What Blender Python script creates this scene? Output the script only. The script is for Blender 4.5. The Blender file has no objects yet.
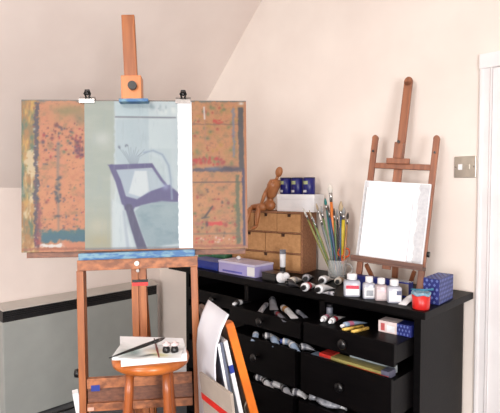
import bpy, bmesh, math, random
import numpy as np
from mathutils import Vector, Matrix, Euler
random.seed(7)
PI = math.pi
# ------------------------------------------------------------------ camera, world, light, exposure
SC = bpy.context.scene
COL = SC.collection
FPX = 480.0; EYE = 1.6; HEAD = math.radians(44.5); PITCH = math.atan(19.5/FPX)
cd = bpy.data.cameras.new('camera'); cam = bpy.data.objects.new('camera', cd); COL.objects.link(cam)
cd.sensor_fit = 'HORIZONTAL'; cd.sensor_width = 36.0; cd.lens = 36.0*FPX/500.0
cam.location = (0, 0, EYE); cam.rotation_euler = (PI/2-PITCH, 0, HEAD)
SC.camera = cam
w = bpy.data.worlds.new('world'); SC.world = w; w.use_nodes = True
w.node_tree.nodes['Background'].inputs[0].default_value = (1, .95, .9, 1)
w.node_tree.nodes['Background'].inputs[1].default_value = .2
def light(name, kind, loc, energy, color, size=.1, rot=(0, 0, 0)):
    l = bpy.data.lights.new(name, kind); l.energy = energy; l.color = color
    if kind == 'AREA': l.shape = 'DISK'; l.size = size
    else: l.shadow_soft_size = size
    o = bpy.data.objects.new(name, l); COL.objects.link(o); o.location = loc; o.rotation_euler = rot
    return o
# the camera's flash, just left of the lens, and an unseen overhead light added as ambient fill
light('camera_flash', 'POINT', (-.075, -.07, EYE+.06), 10, (1, .99, .98), .02)
light('overhead_fill', 'AREA', (-.9, -.6, 2.9), 46, (1, .96, .92), .7, (0, 0, 0))
light('rear_fill', 'AREA', (.3, -4.4, 1.8), 320, (.985, .99, 1), 2.0, (math.radians(92), 0, math.radians(18)))  # added fill far behind the camera for even light; no window is modelled
light('side_fill', 'AREA', (2.3, -1.0, 1.35), 165, (.985, .99, 1), 1.5, (math.radians(90), 0, math.radians(80)))  # second added fill, low on the right, to brighten the slope and heater
SC.view_settings.view_transform = 'Standard'; SC.view_settings.look = 'None'
SC.view_settings.gamma = 1; SC.view_settings.use_curve_mapping = False
SC.view_settings.exposure = -0.30

# ------------------------------------------------------------------ survey helpers (photo pixel -> place in the room)
Rv = Vector((math.cos(HEAD), math.sin(HEAD), 0)); Hv = Vector((-math.sin(HEAD), math.cos(HEAD), 0)); Zv = Vector((0, 0, 1))
Fv = Hv*math.cos(PITCH)-Zv*math.sin(PITCH); Uv = Zv*math.cos(PITCH)+Hv*math.sin(PITCH); Cv = Vector((0, 0, EYE))
def ray(x, y): return Fv+Rv*((x-250)/FPX)-Uv*((y-206.5)/FPX)
def atz(x, y, h): d = ray(x, y); return Cv+d*((h-EYE)/d.z)
def atY(x, y, v): d = ray(x, y); return Cv+d*(v/d.y)
def atX(x, y, v): d = ray(x, y); return Cv+d*(v/d.x)
def atD(x, y, v): d = ray(x, y); return Cv+d*(v/d.dot(Hv))

# ------------------------------------------------------------------ materials
def lin(c):
    return tuple((v/255/12.92 if v/255 <= .04045 else ((v/255+.055)/1.055)**2.4) for v in c)
def lin4(c): return lin(c)+(1,)
MC = {}
def mat(name, c1, rough=.5, c2=None, scale=8, metal=0, bump=0, stretch=(1, 1, 1), detail=4, trans=0, spec=None, clip=(.35, .65)):
    if name in MC: return MC[name]
    m = bpy.data.materials.new(name); m.use_nodes = True; nt = m.node_tree; b = nt.nodes['Principled BSDF']
    b.inputs['Roughness'].default_value = rough; b.inputs['Metallic'].default_value = metal
    if spec is not None: b.inputs['Specular IOR Level'].default_value = spec
    if trans: b.inputs['Transmission Weight'].default_value = trans; b.inputs['IOR'].default_value = 1.45
    b.inputs['Base Color'].default_value = lin4(c1)
    tc = nt.nodes.new('ShaderNodeTexCoord'); mp = nt.nodes.new('ShaderNodeMapping'); mp.inputs['Scale'].default_value = stretch
    nt.links.new(tc.outputs['Object'], mp.inputs[0])
    n = nt.nodes.new('ShaderNodeTexNoise'); n.inputs['Scale'].default_value = scale; n.inputs['Detail'].default_value = detail
    nt.links.new(mp.outputs[0], n.inputs[0])
    if c2 is None: c2 = tuple(v*.93 for v in c1)
    r = nt.nodes.new('ShaderNodeValToRGB'); r.color_ramp.elements[0].position = clip[0]; r.color_ramp.elements[1].position = clip[1]
    r.color_ramp.elements[0].color = lin4(c1); r.color_ramp.elements[1].color = lin4(c2)
    nt.links.new(n.outputs[0], r.inputs[0]); nt.links.new(r.outputs[0], b.inputs['Base Color'])
    if bump:
        bp = nt.nodes.new('ShaderNodeBump'); bp.inputs['Strength'].default_value = bump; bp.inputs['Distance'].default_value = .01
        nt.links.new(n.outputs[0], bp.inputs['Height']); nt.links.new(bp.outputs[0], b.inputs['Normal'])
    MC[name] = m; return m
def vmat(name, rough=.55):
    m = bpy.data.materials.new(name); m.use_nodes = True; nt = m.node_tree; b = nt.nodes['Principled BSDF']
    a = nt.nodes.new('ShaderNodeAttribute'); a.attribute_name = 'paint'; nt.links.new(a.outputs['Color'], b.inputs['Base Color'])
    b.inputs['Roughness'].default_value = rough
    n = nt.nodes.new('ShaderNodeTexNoise'); n.inputs['Scale'].default_value = 90; bp = nt.nodes.new('ShaderNodeBump')
    bp.inputs['Strength'].default_value = .25; bp.inputs['Distance'].default_value = .004
    nt.links.new(n.outputs[0], bp.inputs['Height']); nt.links.new(bp.outputs[0], b.inputs['Normal'])
    return m
WALL = mat('wall_paint', (231, 220, 211), .85, (225, 213, 204), 3, bump=.03)
SLOPE = mat('sloping_ceiling_paint', (230, 217, 209), .85, (224, 210, 202), 3, bump=.03)
WHITEP = mat('white_gloss_paint', (230, 226, 226), .35, (221, 216, 216), 5)
CARPET = mat('carpet', (92, 94, 98), .95, (72, 74, 78), 220, bump=.4)
HGREY = mat('heater_grey', (158, 161, 157), .6, (152, 155, 151), 5)
HTOP = mat('heater_top_grey', (186, 180, 172), .5, (178, 171, 164), 6)
HBLK = mat('heater_grille_black', (26, 24, 26), .5, (15, 14, 16), 50)
EW = mat('easel_wood', (160, 94, 48), .42, (136, 75, 36), 9, stretch=(6, 6, .6))
EWS = mat('easel_wood_stained', (168, 104, 64), .5, (116, 68, 42), 26, stretch=(1, 1, 1.6), clip=(.4, .62))
EWD = mat('easel_wood_dark', (124, 78, 56), .5, (88, 54, 40), 22, stretch=(1.5, 2, 4))
CLAMPW = mat('clamp_beech', (196, 122, 70), .4, (182, 108, 60), 9, stretch=(5, 5, .6))
BLUEP = mat('dried_blue_paint', (44, 92, 140), .5, (104, 140, 156), 26, stretch=(1, 1, 2.5), detail=6, clip=(.42, .6))
TW = mat('table_easel_wood', (150, 92, 60), .45, (122, 70, 44), 9, stretch=(6, 6, .6))
TWD = mat('table_easel_ledge_wood', (104, 66, 48), .5, (82, 50, 38), 14, stretch=(.6, 6, 6))
STW = mat('stool_pine', (186, 104, 44), .3, (160, 84, 32), 9, stretch=(1, 6, 1))
STL = mat('stool_leg_pine', (160, 86, 40), .32, (132, 66, 28), 9, stretch=(6, 6, .6))
BBR = mat('black_brown_veneer', (9, 7, 8), .45, (5, 4, 5), 14, stretch=(.5, 5, 5), bump=.04, spec=.12)
BBI = mat('drawer_inside_black', (8, 6, 7), .7, (5, 4, 5), 14, spec=.15)
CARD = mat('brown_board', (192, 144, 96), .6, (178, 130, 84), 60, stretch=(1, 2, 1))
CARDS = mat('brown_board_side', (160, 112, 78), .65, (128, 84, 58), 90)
MANN = mat('mannequin_wood', (176, 116, 72), .4, (158, 98, 58), 10, stretch=(3, 3, .8))
WHITE = mat('white_card', (235, 234, 234), .6, (226, 226, 228), 8)
PAPER = mat('white_paper', (236, 236, 238), .75, (226, 227, 230), 10)
BLACK = mat('black_plastic', (16, 15, 17), .3, (10, 10, 11), 20)
STEEL = mat('steel', (190, 188, 186), .25, (160, 158, 156), 30, metal=.9)
CHROME = mat('switch_chrome', (186, 178, 164), .3, (172, 164, 152), 10, metal=.55)
NAVY = mat('navy_paint_tin', (22, 26, 112), .35, (16, 18, 92), 20)
NAVYB = mat('navy_card', (28, 38, 110), .45, (22, 30, 92), 20)
LAV = mat('lavender_card', (176, 168, 214), .5, (158, 150, 204), 6)
ROYAL = mat('royal_blue_card', (34, 58, 150), .45, (26, 46, 130), 8)
GREEN = mat('green_plastic', (72, 132, 96), .5, (50, 104, 74), 20)
RED = mat('red_plastic', (206, 40, 34), .35, (186, 30, 28), 20)
ORANGE = mat('orange_plastic', (226, 96, 30), .35, (210, 82, 22), 20)
YEL = mat('yellow_stick', (226, 190, 96), .55, (206, 166, 74), 30)
GLASS = mat('clear_glass', (236, 240, 240), .08, (230, 234, 236), 5); GLASS.node_tree.nodes['Principled BSDF'].inputs['Alpha'].default_value = .28
LTEAL = mat('dried_teal_paint', (70, 140, 160), .5, (40, 96, 130), 30)
def pm(name, c, rough=.4): return mat(name, c, rough, tuple(max(0, v*.88) for v in c), 25)

# ------------------------------------------------------------------ mesh builder
class MB:
    def __init__(s): s.bm = bmesh.new(); s.mi = 0
    def _new(s, faces):
        for f in faces: f.material_index = s.mi
    def box(s, c, d, rot=None, bev=0):
        r = bmesh.ops.create_cube(s.bm, size=1); vs = r['verts']
        bmesh.ops.scale(s.bm, vec=d, verts=vs)
        fs = list({f for v in vs for f in v.link_faces})
        if bev:
            es = list({e for v in vs for e in v.link_edges})
            q = bmesh.ops.bevel(s.bm, geom=es, offset=bev, segments=2, profile=.6, affect='EDGES')
            vs = list({v for f in q['faces'] for v in f.verts} | {v for v in vs if v.is_valid}); fs = list({f for v in vs for f in v.link_faces})
        if rot is not None: bmesh.ops.rotate(s.bm, cent=(0, 0, 0), matrix=Euler(rot).to_matrix(), verts=vs)
        bmesh.ops.translate(s.bm, vec=c, verts=vs); s._new(fs); return s
    def box2(s, a, b, bev=0):
        c = [(p+q)/2 for p, q in zip(a, b)]; d = [abs(q-p) for p, q in zip(a, b)]
        return s.box(c, d, None, bev)
    def beam(s, p0, p1, wx, wy, up=(0, 0, 1), bev=0):     # rectangular bar from p0 to p1
        p0 = Vector(p0); p1 = Vector(p1); z = (p1-p0).normalized(); y = Vector(up)
        if abs(z.dot(y)) > .95: y = Vector((0, 1, 0))
        x = y.cross(z).normalized(); y = z.cross(x)
        n0 = len(s.bm.verts); r = MB(); r.box((0, 0, 0), (wx, wy, (p1-p0).length), None, bev)
        M = Matrix((x, y, z)).transposed().to_4x4(); M.translation = (p0+p1)/2
        return s.merge(r, M)
    def merge(s, o, M):
        mp = {}
        for v in o.bm.verts: mp[v] = s.bm.verts.new(M @ v.co)
        for f in o.bm.faces:
            try: g = s.bm.faces.new([mp[v] for v in f.verts]); g.material_index = s.mi; g.smooth = f.smooth
            except ValueError: pass
        o.bm.free(); return s
    def loft(s, rings, cap=True, smooth=True):
        L = [[s.bm.verts.new(p) for p in r] for r in rings]; n = len(L[0])
        for a, b in zip(L, L[1:]):
            for i in range(n):
                f = s.bm.faces.new((a[i], a[(i+1) % n], b[(i+1) % n], b[i])); f.material_index = s.mi; f.smooth = smooth
        if cap:
            for r, fl in ((L[0], True), (L[-1], False)):
                try:
                    f = s.bm.faces.new(list(reversed(r)) if fl else r); f.material_index = s.mi
                except ValueError: pass
        return s
    def lathe(s, prof, c=(0, 0, 0), n=24, cap=True):
        return s.loft([[Vector((c[0]+r*math.cos(2*PI*i/n), c[1]+r*math.sin(2*PI*i/n), c[2]+z)) for i in range(n)] for r, z in prof], cap)
    def tube(s, pts, rad, n=10, flat=1.0, up=(0, 0, 1)):
        pts = [Vector(p) for p in pts]
        if not isinstance(rad, (list, tuple)): rad = [rad]*len(pts)
        rings = []
        for i, p in enumerate(pts):
            t = (pts[min(i+1, len(pts)-1)]-pts[max(i-1, 0)]).normalized(); u = Vector(up)
            if abs(t.dot(u)) > .97: u = Vector((0, 1, 0))
            a = u.cross(t).normalized(); b = t.cross(a)
            rings.append([p+a*rad[i]*math.cos(2*PI*k/n)+b*rad[i]*flat*math.sin(2*PI*k/n) for k in range(n)])
        return s.loft(rings)
    def poly(s, pts, thick, axis=(0, 1, 0)):                # extruded outline
        a = Vector(axis)*thick
        A = [s.bm.verts.new(Vector(p)) for p in pts]; B = [s.bm.verts.new(Vector(p)+a) for p in pts]; n = len(A)
        fs = [s.bm.faces.new(list(reversed(A))), s.bm.faces.new(B)]
        for i in range(n): fs.append(s.bm.faces.new((A[i], A[(i+1) % n], B[(i+1) % n], B[i])))
        s._new(fs); return s
    def ball(s, c, d, rot=None, seg=16):
        r = bmesh.ops.create_uvsphere(s.bm, u_segments=seg, v_segments=seg*2//3, radius=.5); vs = r['verts']
        bmesh.ops.scale(s.bm, vec=d, verts=vs)
        if rot is not None: bmesh.ops.rotate(s.bm, cent=(0, 0, 0), matrix=Euler(rot).to_matrix(), verts=vs)
        bmesh.ops.translate(s.bm, vec=c, verts=vs)
        fs = {f for v in vs for f in v.link_faces}; s._new(fs)
        for f in fs: f.smooth = True
        return s
    def build(s, name, m, parent=None, loc=(0, 0, 0), rot=(0, 0, 0), label=None):
        bmesh.ops.recalc_face_normals(s.bm, faces=s.bm.faces)
        me = bpy.data.meshes.new(name); s.bm.to_mesh(me); s.bm.free()
        for q in (m if isinstance(m, (list, tuple)) else [m]): me.materials.append(q)
        o = bpy.data.objects.new(name, me); COL.objects.link(o); o.location = loc; o.rotation_euler = rot
        if parent: o.parent = parent
        if label: o['label'] = label
        return o
def tag(o, label, cat, group=None, kind=None):
    o['label'] = label; o['category'] = cat
    if group: o['group'] = group
    if kind: o['kind'] = kind
    return o
def thing(name, label, cat, loc=(0, 0, 0), rot=(0, 0, 0), group=None):
    o = bpy.data.objects.new(name, None); COL.objects.link(o); o.location = loc
    o.rotation_euler = rot if isinstance(rot, (tuple, Euler)) else (0, 0, rot); o.empty_display_size = .05
    return tag(o, label, cat, group)
def struct(o): o['kind'] = 'structure'; return o
def kids(o): return [c for c in bpy.data.objects if c.parent == o]
def copy_tree(o, loc, rotz, label):
    r = o.copy(); COL.objects.link(r); r.location = loc; r.rotation_euler = (0, 0, rotz); r['label'] = label
    for c in kids(o):
        k = c.copy(); COL.objects.link(k); k.parent = r
        for g in kids(c):
            h = g.copy(); COL.objects.link(h); h.parent = k
    return r

# ------------------------------------------------------------------ the room
GY = 2.43; KX = -3.5; SLZ = 1.595; TOPZ = 2.95; SLX = KX+(TOPZ-SLZ)/1.045; XR = 2.4; YF = -4.5
struct(MB().box2((KX-.1, YF-.1, -.1), (XR+.1, GY+.1, 0)).build('floor', CARPET))
struct(MB().poly([(KX, GY, 0), (XR, GY, 0), (XR, GY, TOPZ), (SLX, GY, TOPZ), (KX, GY, SLZ)], .1).build('wall_back', WALL))
struct(MB().box2((KX-.1, YF-.1, 0), (KX, GY+.1, SLZ)).build('wall_left', SLOPE))
struct(MB().box2((XR, YF, 0), (XR+.1, GY+.1, TOPZ)).build('wall_right', WALL))
struct(MB().box2((KX, YF-.1, 0), (XR+.1, YF, TOPZ)).build('wall_front', WALL))
cs = MB().poly([(KX-.1, YF-.1, SLZ), (KX, YF-.1, SLZ), (SLX, YF-.1, TOPZ), (XR+.1, YF-.1, TOPZ), (XR+.1, YF-.1, TOPZ+.1), (SLX-.05, YF-.1, TOPZ+.1)], GY-YF+.2)
struct(cs.build('ceiling', SLOPE))
# door casing, door leaf
XC = atY(478, 200, GY).x; XD = atY(491, 200, GY).x
t1 = MB()
prof = [(XC, GY), (XC, GY-.012), (XC+.006, GY-.018), (XC+.016, GY-.018), (XC+.022, GY-.012), (XD-.012, GY-.014), (XD-.006, GY-.02), (XD, GY-.02), (XD, GY)]
t1.poly([(x, y, 0) for x, y in prof], 2.16, (0, 0, 1)); struct(t1.build('trim_1', WHITEP))
XE = XD+.80
t2 = MB(); t2.poly([(2*XD-x+.80-(XD-XC)*0, y, 0) for x, y in reversed(prof)], 2.16, (0, 0, 1)); struct(t2.build('trim_2', WHITEP))
t3 = MB(); t3.box2((XC, GY-.02, 2.1601), (XE+(XD-XC), GY, 2.23), .003); struct(t3.build('trim_3', WHITEP))
dr = MB().box2((XD+.001, GY-.008, .012), (XE-.001, GY-.0005, 2.158))
for z0, z1 in ((.25, .95), (1.1, 1.98)):
    for x0, x1 in ((XD+.09, XD+.36), (XD+.44, XD+.71)): dr.box2((x0, GY-.014, z0), (x1, GY-.008, z1), .004)
door = struct(dr.build('door_1', WHITEP))
XH = XE-.09; dh = MB().box2((XH, GY-.014, 1.0), (XH+.04, GY-.008, 1.16), .002); dh.tube([(XH+.02, GY-.014, 1.1), (XH+.02, GY-.055, 1.1)], .009); dh.tube([(XH+.02, GY-.055, 1.1), (XH-.08, GY-.055, 1.1)], .009)
dh.build('door_handle', STEEL, door)
struct(MB().box2((KX+.02, GY-.016, 0), (XC-.002, GY, .12), .003).build('baseboard_back', WHITEP))
struct(MB().box2((KX, YF, 0), (KX+.016, GY-.001, .12), .003).build('baseboard_left', WHITEP))

# switch plate
p = atY(465.5, 167, GY)
sw = thing('light_switch', 'square brushed metal fused switch plate on the cream wall left of the door', 'switch', (p.x, GY, p.z))
sx = .105; MB().box2((-sx/2, -.008, -sx/2), (sx/2, -.0005, sx/2), .003).build('plate', CHROME, sw)
MB().box2((-.032, -.013, -.014), (-.012, -.008, .014), .002).build('rocker', WHITE, sw, label='white rocker')
MB().box2((.004, -.011, -.012), (.024, -.008, .012), .001).build('fuse_holder', CHROME, sw)
for q in (-1, 1): MB().tube([(q*.044, -.008, 0), (q*.044, -.0105, 0)], .004).build('screw', STEEL, sw)

# storage heater under the slope
hy0 = atX(3, 340, KX+.11).y; hy1 = atX(157.5, 286, KX+.11).y; HT = .772
he = thing('storage_heater', 'long grey storage heater with black grille strip under the sloping ceiling', 'heater', (KX+.017, (hy0+hy1)/2, 0))
L2 = (hy1-hy0)/2
MB().box2((0, -L2, .012), (.095, L2, HT-.078), .006).build('body', HGREY, he)
g = MB().box2((0, -L2+.004, HT-.078), (.086, L2-.004, HT), 0)
for k in range(4): g.box2((.086, -L2+.01, HT-.05+k*.013), (.091, L2-.01, HT-.046+k*.013))
g.build('grille', HBLK, he, label='black grille strip')
MB().poly([(0, -L2, HT+.038), (0, -L2, HT), (.10, -L2, HT), (.10, -L2, HT+.008)], 2*L2).build('lid', HTOP, he, label='pale grey sloping lid')
for q in (-1, 1): MB().box2((.01, q*(L2-.15)-.04, 0), (.08, q*(L2-.15)+.04, .012)).build('foot', HBLK, he)
cb = MB(); pts = [(KX+.16, 1.25, .008), (KX+.20, 1.5, .008), (KX+.19, 1.75, .008), (KX+.24, 2.0, .008), (KX+.26, 2.25, .008)]
cb.tube(pts, .007); tag(cb.build('power_cable', BLACK), 'black cable lying on the floor along the storage heater', 'cable')

# ------------------------------------------------------------------ the chest of drawers
DT = 1.09; DX0 = -2.60; DX1 = -.845; DY0 = 1.875; DY1 = 2.405
ch = thing('chest_of_drawers', 'wide black-brown chest of drawers with its drawers pulled open against the cream wall', 'chest of drawers', ((DX0+DX1)/2, DY1, 0))
ox, oy = (DX0+DX1)/2, DY1
def cbx(mb, a, b, bev=0): return mb.box2((a[0]-ox, a[1]-oy, a[2]), (b[0]-ox, b[1]-oy, b[2]), bev)
cbx(MB(), (DX0, DY0, DT-.032), (DX1, DY1, DT), .003).build('top', BBR, ch)
BX0 = DX0+.11; BX1 = DX1-.045; BY = 1.935
cols = [(BX0+.03, -1.945), (-1.915, -1.415), (-1.385, BX1-.03)]
b = MB()
cbx(b, (BX0, BY, 0), (BX0+.03, DY1, DT-.032)); cbx(b, (BX1-.03, BY, 0), (BX1, DY1, DT-.032))
cbx(b, (BX0+.03, DY1-.01, .1), (BX1-.03, DY1, DT-.032))
for x in (-1.945, -1.415): cbx(b, (x, BY, .1), (x+.03, DY1-.01, DT-.032))
cbx(b, (BX0+.03, BY, DT-.055), (BX1-.03, BY+.03, DT-.032))
cbx(b, (BX0+.03, BY, .08), (BX1-.03, DY1-.01, .1)); cbx(b, (BX0+.03, BY+.01, 0), (BX1-.03, BY+.03, .08))
b.build('body', BBR, ch)
rows = [(.950, .872, .15), (.828, .645, .19), (.605, .42, .205), (.36, .13, .16)]   # front top, front bottom, how far open
def drawer(ci, ri, open_, ztop=None):
    x0, x1 = cols[ci]; zt, zb, _ = rows[ri]; zt = ztop or zt
    fy = BY-open_; d = MB()
    floor = zt-(.010 if ri == 0 else .016)
    cbx(d, (x0+.006, fy+.018, floor-.006), (x1-.006, fy+.42, floor))
    for xa in (x0+.004, x1-.012): cbx(d, (xa, fy+.018, zb+.01), (xa+.008, fy+.42, zt-.012))
    cbx(d, (x0+.004, fy+.41, zb+.01), (x1-.004, fy+.42, zt-.012))
    cbx(d, (x0+.002, fy, zb), (x1-.002, fy+.018, zt), .002)
    o = d.build('drawer', [BBR], ch)
    k = MB(); cx = (x0+x1)/2-ox; cz = (zt+zb)/2
    k.lathe([(.007, 0), (.007, .014), (.02, .022), (.022, .03), (.016, .036), (.001, .038)], n=18)
    bmesh.ops.rotate(k.bm, cent=(0, 0, 0), matrix=Euler((PI/2, 0, 0)).to_matrix(), verts=k.bm.verts)
    bmesh.ops.translate(k.bm, vec=(cx, fy-oy, cz), verts=k.bm.verts)
    k.build('knob', BLACK, o)
    return fy, floor
DR = {}
for ri in range(4):
    DR[0, ri] = drawer(0, ri, .002)
    DR[1, ri] = drawer(1, ri, rows[ri][2] if ri < 3 else .002)
    DR[2, ri] = drawer(2, ri, rows[ri][2]+(.02 if ri == 0 else 0) if ri < 3 else .002, .968 if ri == 0 else None)

# ------------------------------------------------------------------ paint tubes
def make_tube(length, rad, body, cap, bands=()):
    """a part-used paint tube lying on its side, cap end at the origin, crimp at +x"""
    def mesh():
        m = MB(); N = 16; xs = [(.10, .45, 1), (.12, .98, 1), (.16, 1, 1), (.24, 1, .98), (.40, 1.0, .92), (.42, 1.0, .9), (.62, 1.04, .66), (.82, 1.12, .34), (.94, 1.2, .12), (.95, 1.2, .07), (1, 1.2, .07)]
        rings = []
        for t, wd, ht in xs:
            h = rad*ht*(wd if wd < .5 else 1)
            rings.append([Vector((t*length, rad*wd*math.cos(2*PI*k/N), h*math.sin(2*PI*k/N)+(rad if t <= .16 else h))) for k in range(N)])
        m.loft(rings); m.bm.faces.ensure_lookup_table()
        for i in range(len(xs)-1):
            for k in range(N):
                if bands and .23 < xs[i][0] < .41: m.bm.faces[i*N+k].material_index = 1
        return m
    return mesh
TN = 0
def tube_thing(label, a, bpt, z, rad, body, cap, band=None, group=None, capr=.58, lift=0):
    pa = atz(a[0], a[1], z+rad); pb = atz(bpt[0], bpt[1], z+.004)
    d = pb-pa; d.z = 0; L = max(.05, min(d.length, .17))
    t = thing('paint_tube', label, 'paint tube', (pa.x, pa.y, z+lift), math.atan2(d.y, d.x), group)
    o = make_tube(L, rad, None, None, (1,) if band else ())().build('tube_body', [body, band or body], t)
    c = MB(); c.tube([(-.004, 0, rad), (L*.11, 0, rad)], [rad*capr*.92, rad*capr], 14); c.build('cap', cap, t)
    return t
T_W = pm('tube_white', (228, 228, 230)); T_S = pm('tube_silver', (170, 170, 176), .3); T_C = pm('tube_cream', (220, 212, 200))
T_R = pm('tube_red_band', (180, 40, 56)); T_B = pm('tube_blue_band', (40, 60, 130)); T_K = pm('tube_black_band', (30, 28, 32)); T_G = pm('tube_grey_band', (110, 112, 122)); T_O = pm('tube_ochre_band', (176, 130, 80)); T_P = pm('tube_pink_band', (206, 120, 150)); T_WC = pm('white_cap', (235, 235, 238)); T_LB = pm('tube_pale_blue', (150, 170, 196)); T_DR = pm('tube_dark_red', (120, 26, 38))

# on the chest top, left to right
tops = 'paint tubes scattered on top of the chest'
for lab, a, c, r, bo, ca, ba in [
    ('grey tube pointing back to the brown drawer unit, right of the standing tube', (305, 279), (316, 270), .020, T_S, BLACK, T_G),
    ('pale cream tube lying crosswise in front of the brown drawer unit corner', (290, 282), (307, 276), .020, T_C, BLACK, T_S),
    ('white paint tube with black cap at the chest edge, left one of the front pair', (303, 288), (319, 283), .021, T_W, BLACK, T_R),
    ('white paint tube with black cap at the chest edge, nearest the leftmost bottle', (317, 290), (336, 285), .021, T_W, BLACK, None),
    ('short stubby white tube lying just before the brush mug', (321, 281), (337, 275), .022, T_W, BLACK, None),
    ('grey paint tube at the very edge below the front pair of white tubes', (335, 294), (322, 292), .010, T_S, BLACK, T_G),
    ('cream tube with dark cap between the brush mug and the leftmost bottle', (337, 282), (349, 274), .019, T_C, BLACK, T_O),
    ('black paint tube lying beside the crumpled tissue at the chest edge', (286, 283), (299, 286), .022, T_K, BLACK, T_K),
    ('white tube with dark cap lying between the last bottle and the red pot', (414, 297), (402, 304), .016, T_W, BLACK, None)]:
    tube_thing(lab, a, c, DT, r, bo, ca, ba, tops)
# standing tube
p = atz(285, 276, DT)
st = thing('paint_tube', 'white paint tube standing upright on its black cap in front of the brown drawer unit', 'paint tube', (p.x, p.y-.02, DT), math.radians(60), tops); st.scale = (.78, .78, 1.03)
MB().lathe([(.018, 0), (.020, .012), (.021, .05), (.014, .052)]).build('cap', BLACK, st)
m = MB(); N = 16; rings = []
for t, wd, ht in [(.0521, .016, .016), (.056, .021, .021), (.09, .022, .019), (.125, .024, .009), (.14, .024, .002), (.15, .024, .002)]:
    rings.append([Vector((wd*math.cos(2*PI*k/N), ht*math.sin(2*PI*k/N), t)) for k in range(N)])
m.loft(rings); m.bm.faces.ensure_lookup_table()
for k in range(N): m.bm.faces[3*N+k].material_index = 1; m.bm.faces[4*N+k].material_index = 1
m.build('tube_body', [T_W, T_G], st)
# crumpled tissue hanging at the edge
p = atz(282, 283, DT); m = MB(); m.ball((-.018, 0, .03), (.06, .05, .06)); m.ball((.02, .004, .032), (.056, .05, .058)); m.ball((0, 0, .018), (.06, .05, .036))
for v in m.bm.verts: v.co += Vector((random.uniform(-1, 1), random.uniform(-1, 1), 0))*.002
o = m.build('crumpled_tissue', PAPER, None, (p.x, max(p.y, 1.935), DT)); o.scale = (.78, .78, .9); o.rotation_euler[2] = HEAD
tag(o, 'crumpled white tissue wad at the chest edge below the standing tube', 'tissue')

# ------------------------------------------------------------------ boxes placed by footprint
def foot(fl, fr, br, z, ymin=1.89):
    a = atz(fl[0], fl[1], z); b2 = atz(fr[0], fr[1], z); c = atz(br[0], br[1], z)
    sh = max(0, ymin-min(a.y, b2.y)); a.y += sh; b2.y += sh; c.y += sh
    ux = (b2-a); w_ = ux.length; ux.normalize(); d = abs((c-b2).dot(Vector((-ux.y, ux.x, 0))))
    return a, math.atan2(ux.y, ux.x), w_, d
# lavender flat box
a = Vector((-2.15, 1.918, DT)); ang = math.radians(1)
lb = thing('flat_box', 'flat lavender and white cardboard box on the chest left of the brown drawer unit', 'box', a, ang)
W, D_, H_ = .30, .155, .072
MB().box2((0, 0, 0), (W, D_, H_-.012), .002).build('box_base', LAV, lb)
MB().box2((-.002, -.002, H_-.0119), (W+.002, D_+.002, H_), .002).build('lid', mat('box_lid_white', (214, 208, 226), .4, (196, 190, 220), 9), lb, label='whitish lid')
MB().box2((W*.80, -.003, .006), (W*.99, -.0005, H_-.014)).build('sticker', WHITE, lb, label='white sticker')
MB().box2((W*.12, -.0015, .010), (W*.66, 0, .020)).build('printed_stripe', pm('box_print_blue', (96, 96, 190)), lb)
m = MB().ball((0, 0, .012), (.03, .026, .024)); tag(m.build('eraser', WHITE, None, tuple(a+Vector((.08, .09, H_)))), 'small round white eraser lying on the lavender box', 'eraser')
# royal blue box + green case further left
bb = thing('flat_box', 'flat royal blue box on the far left of the chest top behind the easel', 'box', (-2.44, 1.93, DT), 0)
MB().box2((0, 0, 0), (.27, .13, .038), .002).build('box_base', ROYAL, bb); MB().box2((-.002, -.002, .0381), (.272, .132, .05), .002).build('lid', ROYAL, bb)
gc = thing('pencil_case', 'flat green zipped case behind the blue and lavender boxes', 'case', (-2.56, 2.09, DT), 0)
MB().box2((0, 0, 0), (.28, .14, .07), .012).build('case_body', GREEN, gc); MB().box2((.01, -.002, .055), (.15, .001, .06)).build('zip', BLACK, gc)
# black box beside lavender one
kb = thing('small_box', 'small black box at the chest edge between lavender box and tissue', 'box', (-1.79, 1.915, DT), 0)
MB().box2((0, 0, 0), (.10, .085, .035), .002).build('box_base', BLACK, kb); MB().box2((-.001, -.001, .0351), (.101, .086, .045), .002).build('lid', BLACK, kb)
# long navy box under the table easel
nb = thing('long_box', 'long navy blue cardboard box lying behind the row of bottles', 'box', (-1.30, 2.065, DT), 0)
MB().box2((0, 0, 0), (.29, .045, .07), .002).build('box_base', mat('royal_navy', (30, 44, 132), .45, (24, 36, 112), 12), nb)
MB().box2((.22, -.0015, .01), (.289, 0, .064)).build('label_panel', pm('label_tan', (150, 136, 122)), nb, label='greyish tan label panel')
MB().box2((.222, .004, .0701), (.289, .041, .072)).build('window', GLASS, nb)
# navy patterned box, right end
pb = thing('patterned_box', 'navy box with pale diamond print at the right end of the chest top', 'box', (-.926, 2.03, DT), math.radians(3))
PW, PD, PH = .070, .175, .112
MB().box2((0, 0, 0), (PW, PD, PH), .002).build('box_base', NAVYB, pb)
m = MB()
PALE = pm('pale_blue_print', (100, 116, 176))
def diamonds(m, o, ux, uy, nx, ny, w_, h_, nrm):
    for i in range(nx):
        for j in range(ny):
            c = Vector(o)+Vector(ux)*w_*((i+.5+(.25 if j % 2 else -.25))/(nx+.2))+Vector(uy)*h_*((j+.5)/ny)
            r1 = w_/nx*.26; r2 = h_/ny*.40
            m.poly([c+Vector(ux)*r1, c+Vector(uy)*r2, c-Vector(ux)*r1, c-Vector(uy)*r2], .0007, nrm)
diamonds(m, (0, 0, 0), (1, 0, 0), (0, 0, 1), 3, 6, PW, PH, (0, -1, 0)); diamonds(m, (PW, 0, 0), (0, 1, 0), (0, 0, 1), 9, 6, PD, PH, (1, 0, 0)); diamonds(m, (0, 0, PH), (1, 0, 0), (0, 1, 0), 3, 9, PW, PD, (0, 0, 1))
m.build('printed_pattern', PALE, pb, label='pale blue diamond print')

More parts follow.
